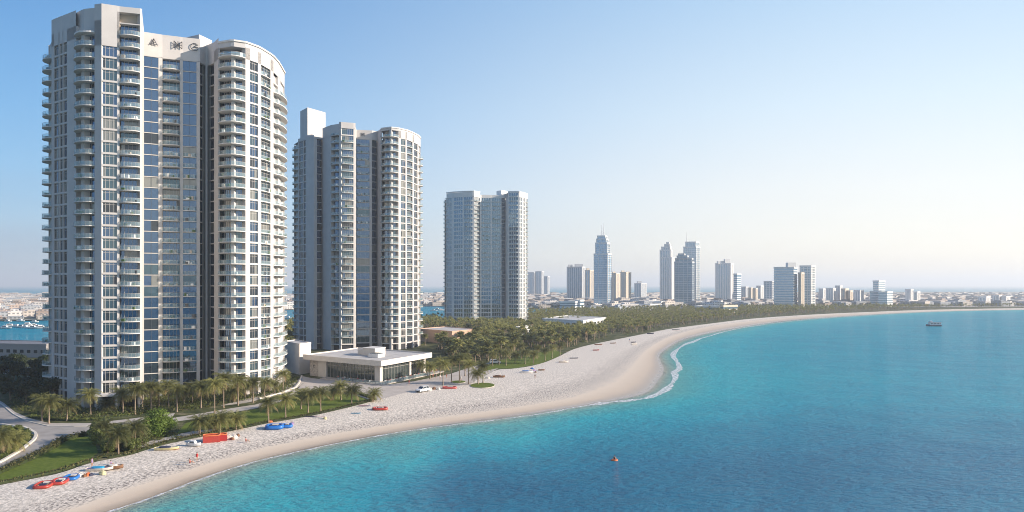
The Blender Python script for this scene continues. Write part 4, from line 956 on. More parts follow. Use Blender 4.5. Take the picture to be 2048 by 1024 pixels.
# ------------------------------------------------------------------ skyline across the bay
FW1 = mat('hazy_tower_wall', (.47,.48,.49), .8); FW2 = mat('cream_tower_wall', (.58,.50,.40), .8); FW3 = mat('white_tower_wall', (.68,.66,.63), .7)
FG = glassy('tower_glass', (.28,.43,.56), rough=.15, metal=.6); FGd = glassy('dark_tower_glass', (.16,.27,.37), rough=.15, metal=.55); FGt = glassy('pale_tower_glass', (.36,.46,.53), rough=.2, metal=.6)
def skyline(label, yb, levels, style='grid', m=FW1, g=FG, fh=3.6, group='high-rise towers of the hazy skyline', antennas=(), caps=()):
    """levels: (x left, x corner, x right, y top) stacked from the ground up"""
    D = (H-1)*FPX/(yb-CY); z0 = 0.0; r_ = None
    for li, (x0, xs, x1, yt) in enumerate(levels):
        zt = H+(CY-yt)*D/FPX-1
        wl = (xs-x0)*D/FPX; wr = (x1-xs)*D/FPX
        C_ = Vector(W(xs, D)); A_ = Vector(W(x0, D+.28*wl)); E_ = Vector(W(x1, D+max(14, .9*wr))); B_ = A_+E_-C_
        if r_ is None: O_ = C_.copy(); r_ = empty('high_rise', (O_.x, O_.y, 1), label, 'high-rise', group)
        f = lambda p: (p.x-O_.x, p.y-O_.y)
        core = MB(); core.prism([f(A_), f(C_), f(E_), f(B_)], z0, zt, g if style != 'blank' else m, ROOFM); core.build('glazing' if style != 'blank' else 'wall', r_)
        wl_ = MB()
        for (u, v) in ((f(A_), f(C_)), (f(C_), f(E_)), (f(E_), f(B_)), (f(B_), f(A_))):
            b_ = Bay(u, v)
            if b_.L < .5: continue
            nz = int((zt-z0)/fh)
            if style in ('grid', 'bands', 'glass'):
                hh = {'grid': 1.1, 'bands': 1.7, 'glass': .5}[style]
                for k in range(nz): b_.box(wl_, 0, b_.L, z0+k*fh, z0+k*fh+hh, -.2, .35, m)
            if style in ('grid', 'piers', 'glass'):
                n = max(1, round(b_.L/{'grid': 5.5, 'piers': 4.5, 'glass': 7}[style])); pw = {'grid': 1.3, 'piers': 2.2, 'glass': .5}[style]
                for k in range(n+1):
                    a = min(max(b_.L*k/n, pw/2), b_.L-pw/2); b_.box(wl_, a-pw/2, a+pw/2, z0, zt, -.3, .55, m)
            b_.box(wl_, 0, b_.L, zt-1.4, zt+1.0, -.3, .7, m)
        if style != 'blank': wl_.build('wall', r_)
        z0 = zt-.01
    for (x, yt, yb2) in antennas:
        p = Vector(W(x, D+8)); mb = MB(); za = H+(CY-yb2)*D/FPX-1; zb = H+(CY-yt)*D/FPX-1; mb.bar((p.x-O_.x, p.y-O_.y, za-3), (p.x-O_.x, p.y-O_.y, zb), .9, WHITE, .35, 5); mb.build('antenna', r_)
    for (x0, x1, yt, yb2) in caps:
        a = Vector(W(x0, D+3)); b_ = Vector(W(x1, D+5)); za = H+(CY-yb2)*D/FPX-1; zb = H+(CY-yt)*D/FPX-1; d = 9
        mb = MB(); mb.prism([f(a), f(b_), (b_.x-O_.x, b_.y-O_.y+d), (a.x-O_.x, a.y-O_.y+d)], za-.5, zb, m, ROOFM); mb.build('roof_block', r_)
    return r_
skyline('hazy twin-slab tower just right of the glazed tower in the grove', 592, [(1056,1068,1072,545)], 'piers')
skyline('pale hazy tower with a lit right edge, second right of the grove tower', 592, [(1071,1083,1088,543)], 'piers')
skyline('shorter hazy tower beside the two pale towers', 593, [(1088,1095,1099,553)], 'piers')
skyline('broad bluish apartment tower with crenellated roof', 601, [(1134,1164,1170,534)], 'piers', FW1, FGd, caps=((1137,1145,529,534),(1150,1166,528,534)))
skyline('beige slab tower behind the broad bluish one', 602, [(1170,1180,1188,541)], 'piers', FW2, caps=((1173,1179,536,541),))
skyline('tallest slim blue tower with tapering crown and two masts', 613, [(1188,1215,1223,508),(1191,1214,1219,486),(1193,1212,1216,478),(1195,1210,1214,472)], 'glass', FW3, FG, antennas=((1203.5,449,472),(1207.5,446,472)))
skyline('cream apartment tower right of the slim blue tower', 608, [(1223,1232,1240,547)], 'piers', FW2, caps=((1226,1231,543,547),))
skyline('cream twin apartment tower with vertical ribs', 606, [(1240,1252,1262,545)], 'piers', FW2, caps=((1243,1249,541,545),(1254,1259,543,545)))
skyline('small hazy apartment block with stepped roof between the tall groups', 599, [(1269,1282,1293,567)], 'piers', FW1, caps=((1275,1283,562,567),))
skyline('tall pale tower with a pointed top', 606, [(1320,1343,1348,515),(1320,1341,1344,500),(1323,1340,1343,494),(1329,1339,1341,489),(1333,1338,1339,485)], 'piers', FW3, FGt)
skyline('dark glass tower with rounded shoulders in front of the masted tower', 613, [(1349,1384,1388,524),(1351,1383,1386,517),(1354,1374,1377,512),(1357,1368,1370,508)], 'glass', FW1, FGd)
skyline('tall greenish glass tower with one central mast', 604, [(1367,1392,1400,494),(1371,1391,1398,484)], 'glass', FW3, FGt, antennas=((1373.5,464,484),))
skyline('ribbed white tower with stepped roof', 605, [(1431,1461,1467,527)], 'piers', FW3, FGt, caps=((1436,1449,522,527),(1450,1460,518,527)))
skyline('balcony-banded block at the foot of the ribbed white tower', 608, [(1467,1474,1482,548)], 'bands', FW3, FGd)
for i, (a, b_, c, t, yb) in enumerate([(1482,1491,1497,574,601),(1497,1502,1506,576,603),(1506,1511,1515,577,604),(1513,1521,1527,572,602)]):
    skyline(['greyish block at the left of the small cluster','cream block in the small cluster, second from the left','narrow cream block in the small cluster','taller pale block at the right of the small cluster'][i], yb, [(a,b_,c,t)], 'piers', [FW1,FW2,FW2,FW3][i], group='small cluster of mid-rise blocks')
skyline('hazy grey block just left of the wide banded tower', 605, [(1528,1544,1548,563)], 'grid', FW1)
skyline('wide white tower with blue balcony bands', 617, [(1548,1587,1594,535)], 'bands', FW3, FG, caps=((1576,1592,525,535),), group='pair of white beach towers')
skyline('cream ribbed tower right of the wide banded one', 617, [(1597,1602,1608,546)], 'piers', FW2, FGd, group='pair of white beach towers')
skyline('white tower with a sunlit right flank, right of the wide banded one', 616, [(1600,1622,1630,532)], 'grid', FW3, FGt, group='pair of white beach towers')
far_r = [(1638,1646,1652,578,606),(1652,1666,1671,577,609),(1671,1680,1684,572,608),(1683,1690,1697,578,609),(1696,1700,1705,582,609),(1709,1720,1727,581,610),(1740,1762,1770,583,613),(1757,1774,1785,584,614),(1746,1757,1770,562,610),(1811,1821,1826,579,608),(1826,1834,1840,584,607),(1957,1972,1980,594,611),(1985,1998,2003,591,609),(2003,2012,2020,593,609)]
names = ['pale mid-rise at the left end of the right-hand group','broad white slab of the right-hand group','white slab with raised roof, right-hand group','cream slab behind the white ones, right-hand group','narrow cream slab at the right end of the white row','separate white block right of the white row','wide low white block at the foot of the lone tower','bright white block with a lit flank at the foot of the lone tower','lone taller tower above the white blocks','faint tower near the ship, left half','lower faint block beside the faint tower','faint low block far along the beach, leftmost','faint taller block far along the beach','faintest small block far along the beach, rightmost']
for (a, b_, c, t, yb), l in zip(far_r, names): skyline(l, yb, [(a,b_,c,t)], 'piers' if 'lone' not in l else 'bands', FW3 if 'cream' not in l else FW2, FGt, group='far white blocks along the beach')
# low white podium buildings before the skyline
for i, (a, b_, c, t, yb) in enumerate([(1150,1160,1168,601,620),(1120,1150,1154,604,621),(1236,1300,1322,609,617),(1300,1322,1330,604,616),(1390,1438,1452,613,624),(1440,1446,1475,612,627),(1330,1345,1350,609,614),(1400,1434,1440,606,615)]):
    skyline(['white mid-rise with a lit end wall at the grove edge','long shaded slab left of the white mid-rise','long low white hall under the slim blue tower','white annex right of the long low hall','shaded long block before the dark glass tower','cream block with rows of windows beside the shaded block','small podium between the glass towers','grey podium behind the shaded block'][i], yb, [(a,b_,c,t)], 'bands', FW3 if i != 5 else FW2, FGd, group='low blocks before the skyline')

# low-rise city
def house_mat(name, c):
    m, t, b, L = nodes(name); b.inputs['Roughness'].default_value = .85
    g = t.nodes.new('ShaderNodeNewGeometry'); oi = t.nodes.new('ShaderNodeObjectInfo')
    mp = t.nodes.new('ShaderNodeMapping'); mp.inputs['Scale'].default_value = (.33,.33,.31); L(g.outputs['Position'], mp.inputs[0])
    fr = t.nodes.new('ShaderNodeVectorMath'); fr.operation = 'FRACTION'; L(mp.outputs[0], fr.inputs[0]); sx_ = t.nodes.new('ShaderNodeSeparateXYZ'); L(fr.outputs[0], sx_.inputs[0])
    c1 = t.nodes.new('ShaderNodeMath'); c1.operation = 'GREATER_THAN'; c1.inputs[1].default_value = .45; L(sx_.outputs[0], c1.inputs[0])
    c2 = t.nodes.new('ShaderNodeMath'); c2.operation = 'GREATER_THAN'; c2.inputs[1].default_value = .5; L(sx_.outputs[2], c2.inputs[0])
    sn = t.nodes.new('ShaderNodeSeparateXYZ'); L(g.outputs['Normal'], sn.inputs[0])
    c3 = t.nodes.new('ShaderNodeMath'); c3.operation = 'LESS_THAN'; c3.inputs[1].default_value = .5; L(sn.outputs[2], c3.inputs[0])
    m1 = t.nodes.new('ShaderNodeMath'); m1.operation = 'MULTIPLY'; L(c1.outputs[0], m1.inputs[0]); L(c2.outputs[0], m1.inputs[1])
    m2 = t.nodes.new('ShaderNodeMath'); m2.operation = 'MULTIPLY'; L(m1.outputs[0], m2.inputs[0]); L(c3.outputs[0], m2.inputs[1])
    m3 = t.nodes.new('ShaderNodeMath'); m3.operation = 'MULTIPLY'; m3.inputs[1].default_value = .75; L(m2.outputs[0], m3.inputs[0])
    h = t.nodes.new('ShaderNodeMix'); h.data_type = 'RGBA'; L(m3.outputs[0], h.inputs[0])
    v = ramp(m, oi.outputs['Random'], [(0, tuple(x*.65 for x in c)), (.5, c), (1, tuple(min(.8, x*1.25) for x in c))])
    L(v.outputs[0], h.inputs[6]); h.inputs[7].default_value = (.10,.11,.12,1); L(h.outputs[2], b.inputs['Base Color']); return m
HM = [house_mat('house_white', (.60,.57,.54)), house_mat('house_cream', (.52,.46,.40)), house_mat('house_tan', (.40,.32,.27)), house_mat('house_grey', (.36,.38,.40))]
def house_mesh(seed, parts):
    mb = MB(); rr = random.Random(seed); m = HM[seed % 4] if seed else HM[0]
    for (x0, x1, y0, y1, z1_) in parts:
        mb.box(x0, x1, y0, y1, -2, z1_, m); mb.box(x0-.2, x1+.2, y0-.2, y1+.2, z1_+.003, z1_+.5, m)
    return mb.mesh('house')
HMESH = []
for s in range(12):
    rr = random.Random(s+50); a, b_, h = rr.uniform(7,13), rr.uniform(6,10), rr.uniform(5,10)
    h *= .7; HMESH.append(house_mesh(s, [(-a, a, -b_, b_, h), (-a*.6, a*.1, -b_*.5, b_*.6, h+rr.uniform(1,2.2)), (a+.21, a+rr.uniform(4,9), -b_*.8, b_*.5, h*.6)]))
rnd = random.Random(77); nh = 0
HGT = [((-30,104,592,638), 88, 'pale low building in the old town across the lagoon, left of the near tower', 'low buildings across the lagoon at the left'),
       ((566,600,592,619), 24, 'pale low building across the lagoon, seen between the first two towers', 'low buildings between the first two towers'),
       ((838,892,588,611), 44, 'pale low building across the lagoon, seen left of the tower in the grove', 'low buildings between the second and third towers'),
       ((1056,1340,592,619), 70, 'pale low building in the hazy city right of the tower in the grove', 'low buildings under the skyline'),
       ((1340,1640,594,615), 46, 'small hazy building at the foot of the glass towers', 'low buildings at the foot of the glass towers'),
       ((1640,2060,596,612), 26, 'faint small building behind the far end of the beach', 'low buildings behind the far beach')]
def house_spot(bx):
    x = rnd.uniform(bx[0], bx[1]); y = 1/rnd.uniform(1/(bx[3]-570), 1/(bx[2]-570))+570
    if rnd.random() < .5: y = rnd.uniform(bx[2], bx[3])
    return G(x, y, 1)
cityp = city_pts
for bx, n, lab, grp in HGT:
    k = 0; cand = []
    for _ in range(n*6):
        p = house_spot(bx)
        if inside(p, cityp): cand.append(p)
    cand.sort(key=lambda p: p[1]); used_ = []
    for p in cand:
        if all((p[0]-q[0])**2+(p[1]-q[1])**2 > 24**2 for q in used_): used_.append(p)
        if len(used_) >= n: break
    for p in used_:
        o = bpy.data.objects.new('low_rise_building', rnd.choice(HMESH)); COL.objects.link(o); o.location = (p[0], p[1], .9)
        o.rotation_euler.z = rnd.choice([.4, .6, .5])+rnd.choice([0, math.pi/2, math.pi]); s = rnd.uniform(.75, 1.25); o.scale = (s, s, s*rnd.uniform(.6, 1.25))
        tag(o, lab, 'building', grp)
V = []; F_ = []; off = 0; mbx = MB()
for _ in range(5200):
    x = rnd.uniform(-60, 2100); y = rnd.uniform(587.5, 612) if rnd.random() < .6 else rnd.uniform(589, 600); p = G(x, y, 1)
    if not inside(p, cityp): continue
    a, b_, h, th = rnd.uniform(5,14), rnd.uniform(5,11), rnd.uniform(3,8), rnd.uniform(.3,.8); c, s = math.cos(th), math.sin(th); m = rnd.choice(HM)
    q = [(p[0]+c*u-s*v, p[1]+s*u+c*v) for u, v in ((-a,-b_),(a,-b_),(a,b_),(-a,b_))]; mbx.prism(q, .5, .9+h, m)
mbx.build('distant_low_rise_city', label='mass of far low pale buildings fading into haze', kind='stuff')
# tree clumps between the city blocks
tb = MB(); rnd = random.Random(15)
for _ in range(1500):
    x = rnd.uniform(-40, 2100); y = rnd.uniform(593, 618); p = G(x, y, 1)
    if not inside(p, cityp): continue
    q = rnd.uniform(3, 6); leaves(tb, (p[0], p[1], 1+q*.6), (q*1.5, q, q*.7), 22, LEAFD, 1.3, rnd, False, .3)
tb.build('city_trees', label='dark tree clumps scattered between the far low buildings', kind='stuff')
# ------------------------------------------------------------------ things on the beach and the water
RED = mat('red_vinyl', (.36,.04,.028), .4, noise=.1, nscale=3); BLUE = mat('blue_vinyl', (.015,.13,.42), .35, noise=.1, nscale=3); LBLUE = mat('light_blue_vinyl', (.03,.32,.55), .35)
OFFW = mat('offwhite_canvas', (.66,.60,.52), .8, noise=.08, nscale=3); NAVY = mat('navy_canvas', (.03,.035,.07), .7); BROWN = mat('brown_wood', (.20,.10,.05), .6); CREAM = mat('cream_hull', (.62,.55,.30), .5); ORANGE = mat('orange_paint', (.60,.16,.05), .5)
BLACK = mat('black_rubber', (.02,.02,.02), .7); PURP = mat('mauve_cloth', (.25,.18,.32), .8); GREYM = mat('grey_metal', (.30,.31,.33), .4, metal=.6)
def on_sand(x, y):
    """beach point seen at the pixel (the beach is nearly level there)"""
    return G(x, y, .93)
def ring_tube(mb, a, b_, r, z, m, n=28, k=8, sq=.75, up=1.0):
    b0 = len(mb.v); mi = mb.mi(m)
    for i in range(n):
        t = 2*math.pi*i/n; c, s = math.cos(t), math.sin(t); x = a*math.copysign(abs(c)**sq, c); y = b_*math.copysign(abs(s)**sq, s)
        nx, ny = Vector((c/a, s/b_)).normalized()
        for j in range(k):
            u = 2*math.pi*j/k; mb.v.append((x+nx*r*math.cos(u), y+ny*r*math.cos(u), z+r*up*math.sin(u)))
    for i in range(n):
        for j in range(k):
            i2, j2 = (i+1) % n, (j+1) % k; mb.f.append((b0+i*k+j, b0+i2*k+j, b0+i2*k+j2, b0+i*k+j2)); mb.m.append(mi)
def ell(a, b_, n=24, sq=.75): return [(a*math.copysign(abs(math.cos(t))**sq, math.cos(t)), b_*math.copysign(abs(math.sin(t))**sq, math.sin(t))) for t in [2*math.pi*i/n for i in range(n)]]
def inflatable(x, y, a, b_, r, rz, m, mf, label, seats=2, sm=OFFW, group='inflatables on the sand', cargo=True, up=1.15):
    p = on_sand(x, y); e = empty('inflatable_raft', (p[0], p[1], .9), label, 'inflatable', group, rz)
    mb = MB(); ring_tube(mb, a, b_, r, r*up*.95, m, up=up, sq=.5); mb.build('tube', e, True)
    mb = MB(); mb.prism(ell(a, b_, sq=.5), r*.5, r*.8, mf); mb.build('floor', e)
    for k in range(seats):
        xx = a*(-.55+1.1*k/max(1, seats-1)); mb = MB(); mb.bar((xx, -b_*.85, r*1.3), (xx, b_*.85, r*1.3), r*.55, sm, n=8); mb.build('seat', e, True)
    if cargo:
        mb = MB(); mb.box(-a*.45, a*.30, -b_*.35, b_*.15, r*.82, r*1.9, NAVY); mb.build('cover', e)
        mb = MB(); mb.box(-a*.3, a*.55, b_*.35, b_*.7, r*.82, r*2.2, OFFW); mb.build('cushion', e)
    return e
inflatable(88, 972, 1.2, 1.8, .24, R(14), RED, NAVY, 'red inflatable raft with dark inside, nearest the left edge of the beach', 2, BROWN)
inflatable(119, 965, 1.1, 1.7, .24, R(14), RED, OFFW, 'red and white inflatable raft moored against the first red one', 2, OFFW)
inflatable(143, 957, 1.0, 1.4, .25, R(14), BLUE, BLUE, 'blue inflatable boat beside the two red rafts', 1, LBLUE)
inflatable(549, 857, 1.75, 1.6, .45, R(14), BLUE, BLUE, 'high-sided blue inflatable raft on the sand below the lawn palms', 2, NAVY)
inflatable(574, 854, 1.0, 1.3, .34, R(20), BLUE, NAVY, 'smaller blue inflatable leaning on the high-sided blue one', 0, NAVY)
inflatable(760, 819, 1.85, 1.3, .30, R(10), RED, OFFW, 'lone low red inflatable raft near the tip of the lawn', 1, OFFW)
inflatable(899, 777, 2.1, 1.2, .32, R(5), mat('faded_red_vinyl', (.40,.07,.06), .5), BROWN, 'faded red raft right of the white car', 2, BROWN)
def hull(x, y, ln, wd, hg, rz, m, md, label, cat='boat', name='beached_boat', cover=None, stripe=None, z=.9, group='boats on the sand', cabin=None, mast=0):
    p = on_sand(x, y) if z > .5 else G(x, y, 0); e = empty(name, (p[0], p[1], z), label, cat, group, rz)
    st = [(-.5,.72,.0),(-.35,.95,.0),(-.1,1,.0),(.15,.92,.02),(.33,.62,.08),(.45,.28,.2),(.5,.03,.32)]
    mb = MB(); n = len(st); mi = mb.mi(m)
    for (t, w0, k) in st:
        X_ = t*ln; Wd = w0*wd/2; mb.v += [(X_, -Wd, hg*(1+k)), (X_, -Wd*.75, hg*(.25+k)), (X_, 0, hg*k), (X_, Wd*.75, hg*(.25+k)), (X_, Wd, hg*(1+k))]
    for i in range(n-1):
        for j in range(4): mb.f.append((i*5+j, (i+1)*5+j, (i+1)*5+j+1, i*5+j+1)); mb.m.append(mi if not (stripe and j in (1, 2)) else mb.mi(stripe))
    mb.f.append((0,1,2,3,4)); mb.m.append(mi); mb.build('hull', e)
    mb = MB(); k = mb.mi(md)
    for (t, w0, k2) in st: mb.v += [(t*ln, -w0*wd*.46, hg*(.86+k2)), (t*ln, w0*wd*.46, hg*(.86+k2))]
    for i in range(n-1): mb.f.append((2*i, 2*i+2, 2*i+3, 2*i+1)); mb.m.append(k)
    mb.build('deck', e)
    if cover:
        mb = MB(); mb.prism([(q[0]*1.0-ln*.08, q[1]) for q in ell(ln*.24, wd*.33, 16)], hg*.88, hg*1.3, cover); mb.build('cover', e)
    if cabin:
        mb = MB(); c = cabin; mb.hexa([(-ln*.3,-wd*.3,hg*.87),(ln*.15,-wd*.3,hg*.87),(ln*.15,wd*.3,hg*.87),(-ln*.3,wd*.3,hg*.87),(-ln*.27,-wd*.26,hg*.87+c),(ln*.06,-wd*.26,hg*.87+c),(ln*.06,wd*.26,hg*.87+c),(-ln*.27,wd*.26,hg*.87+c)], WHITE)
        cb = mb.build('cabin', e); mb = MB()
        for s in (-1, 1): mb.box(-ln*.24, ln*.06, s*wd*.295-.02, s*wd*.295+.02, hg*.87+c*.35, hg*.87+c*.75, DFRAME)
        mb.build('window', cb)
    if mast:
        mb = MB(); mb.bar((-ln*.1,0,hg), (-ln*.1,0,hg+mast), .05, WHITE, .03); mb.build('mast', e)
    return e
hull(200, 941, 4.6, 1.7, .6, R(8), OFFW, PURP, 'white wooden boat heaped with mauve and blue cloths', cover=LBLUE, stripe=BROWN)
hull(229, 938, 3.0, 1.3, .7, R(15), BROWN, OFFW, 'small dark brown boat with a pale inside at the end of the gear heap', cover=OFFW)
hull(334, 900, 4.8, 1.7, .62, R(8), CREAM, OFFW, 'cream boat with orange stern and dark cover near the low hedge', cover=NAVY, stripe=ORANGE)
hull(388, 892, 3.2, 1.4, .7, R(-12), WHITE, GREYM, 'small white motor boat left of the red shelter', cabin=.55)
hull(641, 836, 2.9, .8, .35, R(6), WHITE, RED, 'white kayak with a red deck below the lawn', 'kayak', 'kayak')
hull(622, 834, 3.2, .7, .3, R(3), NAVY, NAVY, 'dark slim kayak at the lawn edge left of the white one', 'kayak', 'kayak')
hull(729, 813, 3.4, .8, .35, R(4), mat('grey_hull', (.25,.25,.30), .5), RED, 'grey and red kayak left of the lone red raft', 'kayak', 'kayak')
hull(712, 827, 2.4, .6, .2, R(3), LBLUE, NAVY, 'flat blue paddle board on the open sand', 'board', 'paddle_board')
hull(998, 755, 4.4, 1.6, .7, R(-5), BROWN, NAVY, 'dark brown boat left of the piled boat below the grove', cover=BROWN)
hull(1053, 746, 5.2, 1.9, .8, R(5), WHITE, NAVY, 'boat piled with dark gear and a blue cover below the grove lawn', cover=BLUE)
hull(1083, 741, 2.6, 1.0, .5, R(5), BROWN, BROWN, 'small low tan boat right of the piled boat')
hull(1127, 725, 4.2, 1.5, .7, R(8), OFFW, ORANGE, 'white boat with an orange bow on the upper beach', cover=OFFW)
hull(1148, 717, 4.0, 1.0, .4, R(8), NAVY, GREYM, 'slim dark boat further up the beach beside the white one')
hull(1192, 701, 3.4, 1.1, .5, R(8), RED, NAVY, 'small red boat close to the grove edge')
hull(1197, 690, 4.5, 1.3, .6, R(8), BROWN, BROWN, 'dark boat under the first palms of the grove edge')
hull(1226, 687, 3.6, 1.1, .5, R(8), BROWN, NAVY, 'dark low boat right of the one under the palms')
hull(1269, 689, 4.0, 1.1, .5, R(30), OFFW, BROWN, 'pale drawn-up boat in the middle of the wide beach')
hull(1267, 685, 3.0, 1.0, .5, R(10), NAVY, NAVY, 'dark drawn-up boat behind the pale one on the wide beach')
hull(1301, 668, 5.0, 1.6, .8, R(8), NAVY, GREYM, 'dark boat high on the beach far along the grove')
hull(1352, 660, 6.0, 1.6, .8, R(8), GREYM, NAVY, 'grey boat at the narrowing of the far beach')
# ship and moored boats
fe = hull(1867, 652.5, 12.5, 4.2, 1.5, R(176), mat('ship_hull', (.07,.09,.13), .5), GREYM, 'small dark ferry on the open bay', 'ferry', 'ferry', z=-.15, group=None, mast=4.2)
mb = MB(); mb.box(-5.4, 3.6, -1.7, 1.7, 1.3, 3.3, WHITE); cbn = mb.build('cabin', fe)
for k in range(7):
    mb = MB(); x_ = -5+k*1.2
    for s in (-1, 1): mb.box(x_, x_+.8, s*1.7-.03*(s < 0), s*1.7+.03*(s > 0), 2.1, 2.9, DFRAME)
    mb.build('window', cbn)
mb = MB(); mb.box(-5.7, 3.9, -1.95, 1.95, 3.31, 3.5, GREYM); mb.build('roof', fe)
mb = MB(); mb.box(1.2, 3.0, -1, 1, 3.51, 4.7, WHITE); mb.build('wheelhouse', fe)
rnd = random.Random(4)
mo = [(17,644),(42,643),(70,645),(22,653),(34,654),(44,655),(52,656),(62,654),(70,653),(68,657),(76,655),(85,657),(12,657),(57,650),(868,622),(876,619),(884,621),(577,637)]
for i, (x, y) in enumerate(mo):
    hull(x, y, rnd.uniform(7, 12), 3, 1.2, rnd.uniform(-.3,.3), WHITE, OFFW, 'small white boat moored in the sheltered lagoon', name='moored_boat', z=-.1, group='boats moored in the lagoon', cabin=1.3, mast=3 if i % 3 == 0 else 0)
# red shelter: high-sided box of stretched vinyl with an open sunk top
def shelter(x, y, a, b_, h, rz, label, m=RED):
    p = on_sand(x, y); e = empty('beach_shelter', (p[0], p[1], .9), label, 'shelter', 'red shelters', rz); mb = MB(); t = .18
    for (x0, x1, y0, y1) in ((-a,a,-b_,-b_+t),(-a,a,b_-t,b_),(-a,-a+t,-b_+t,b_-t),(a-t,a,-b_+t,b_-t)): mb.box(x0, x1, y0, y1, 0, h, m)
    mb.box(-a+t, a-t, -b_+t, b_-t, 0, h*.72, m); mb.build('wall', e)
    mb = MB(); ring_tube(mb, a-.05, b_-.05, .14, h+.03, ORANGE, n=24, k=6, sq=.3); mb.build('rim', e, True)
    mb = MB(); mb.prism(ell(a*.5, b_*.5, 12, .5), h*.721, h*.9, NAVY); mb.build('cover', e); return e
shelter(423, 883, 1.75, 1.1, 1.45, R(22), 'boxy bright red beach shelter with high vinyl sides')
shelter(446, 880, .8, .9, 1.35, R(22), 'narrow dark red shelter against the right side of the boxy one', mat('dark_red_vinyl', (.34,.02,.02), .5))
# heaps of bags and towels
def bag(x, y, s, m, label, k=0):
    p = on_sand(x, y); mb = MB(); rr = random.Random(int(x*11+y)); 
    pts = ell(.45*s, .3*s, 10, .8); mb.prism(pts, 0, .18*s, m); mb.prism([(q[0]*.8, q[1]*.75) for q in pts], .181*s, .34*s, m)
    mb.bar((-.2*s,0,.34*s), (0,0,.5*s), .03*s, m); mb.bar((0,0,.5*s), (.2*s,0,.34*s), .03*s, m)
    o = mb.build('beach_bag'); o.location = (p[0], p[1], .9); o.rotation_euler.z = rr.uniform(0, 3); tag(o, label, 'bag', 'bags and towels on the sand')
for i, (x, y, s, m, l) in enumerate([(162,953,1.6,OFFW,'cream bag next to the blue inflatable boat'),(169,953,1.2,BROWN,'small brown bag right of the cream one'),(176,951,1.4,ORANGE,'tan bag between the blue inflatable and the white wooden boat'),(182,951,1.1,NAVY,'dark bag touching the white wooden boat'),
      (205,948,1.7,CREAM,'pale yellow bag in front of the white wooden boat'),(458,878,2.0,OFFW,'white bag right of the red shelters'),(464,879,1.3,BROWN,'brown bag in the middle of the white and brown heap'),(470,876,1.8,OFFW,'second white bag at the right of the heap'),(476,872,1.4,BROWN,'brown bag at the back of the heap'),
      (584,849,1.5,PURP,'mauve towel bundle right of the blue inflatables'),(541,845,1.3,ORANGE,'orange bundle behind the blue inflatables'),(650,838,1.5,CREAM,'cream bundle beside the white kayak'),(868,779,2.2,BROWN,'brown luggage behind the white car'),(860,781,2.0,OFFW,'white luggage behind the white car'),(877,779,2.0,OFFW,'second white luggage heap between car and faded raft'),
      (1068,742,1.8,PURP,'mauve bundle right of the piled boat'),(1071,745,1.4,BROWN,'brown bundle right of the piled boat'),(975,757,2.0,OFFW,'white bundle under the palms left of the brown boat'),(1064,738,1.6,BLUE,'blue bundle behind the piled boat')]):
    bag(x, y, s, m, l)
# the white car and others
CARW = mat('car_white', (.70,.70,.70), .25, spec=.6); CARG = mat('car_grey', (.22,.25,.29), .3, metal=.4)
def car(label, paint, loc, rz, group=None):
    e = empty('parked_car', loc, label, 'car', group, rz); ln, wd = 4.7, 1.95
    prof = [(-2.35,.55),(-2.35,1.0),(-2.2,1.15),(1.15,1.15),(2.15,1.0),(2.35,.8),(2.35,.5)]; mb = MB(); k = mb.mi(paint)
    for s in (-1, 1): mb.v += [(x, s*wd/2, z) for x, z in prof]+[(-2.35, s*wd/2, .35), (2.35, s*wd/2, .35)]
    n = 9; o_ = [0,1,2,3,4,5,6,8,7]
    mb.f.append(tuple(reversed(o_))); mb.f.append(tuple(n+i for i in o_)); mb.m += [k, k]
    for i in range(n): a, b_ = o_[i], o_[(i+1) % n]; mb.f.append((a, b_, n+b_, n+a)); mb.m.append(k)
    mb.build('body', e)
    mb = MB(); mb.hexa([(-2.2,-.92,1.15),(1.1,-.92,1.15),(1.1,.92,1.15),(-2.2,.92,1.15),(-1.95,-.76,1.75),(.3,-.76,1.75),(.3,.76,1.75),(-1.95,.76,1.75)], GL2); mb.build('window', e)
    mb = MB(); mb.box(-2.0, .34, -.79, .79, 1.752, 1.82, paint)
    for s in (-1, 1):
        for (xa, xb) in ((-2.2,-1.95),(-.85,-.8),(1.1,.32)): mb.bar((xa, s*.93, 1.14), (xb, s*.775, 1.77), .05, paint, n=4)
    mb.build('roof', e)
    for x_ in (-1.45, 1.45):
        for s in (-1, 1):
            mb = MB(); mb.bar((x_, s*.80, .36), (x_, s*1.0, .36), .36, BLACK, n=14); wh = mb.build('wheel', e); m2 = MB(); m2.bar((x_, s*1.0, .36), (x_, s*1.015, .36), .2, GREYM, n=10); m2.build('rim', wh)
    for s in (-1, 1):
        mb = MB(); mb.box(2.345, 2.37, s*.72-.2, s*.72+.2, .72, .86, GREYM); mb.build('headlight', e)
    mb = MB(); mb.box(2.35, 2.42, -.9, .9, .36, .56, BLACK); mb.build('bumper', e); return e
p = on_sand(845, 784); car('white off-road car with a dark windscreen parked on the sand', CARW, (p[0], p[1], .97), R(236))
for (x, y, m, l) in ((22,748,CARG,'blue-grey car in the shaded car park, left one'),(56,744,CARG,'blue-grey car in the shaded car park, right one'),(60,764,CARW,'pale car half hidden by the dark trees'),(990,727,CARW,'white car parked behind the palms right of the pavilion')):
    p = G(x, y); car(l, m, (p[0], p[1], LAND+.02), R(12), 'cars parked behind the towers')
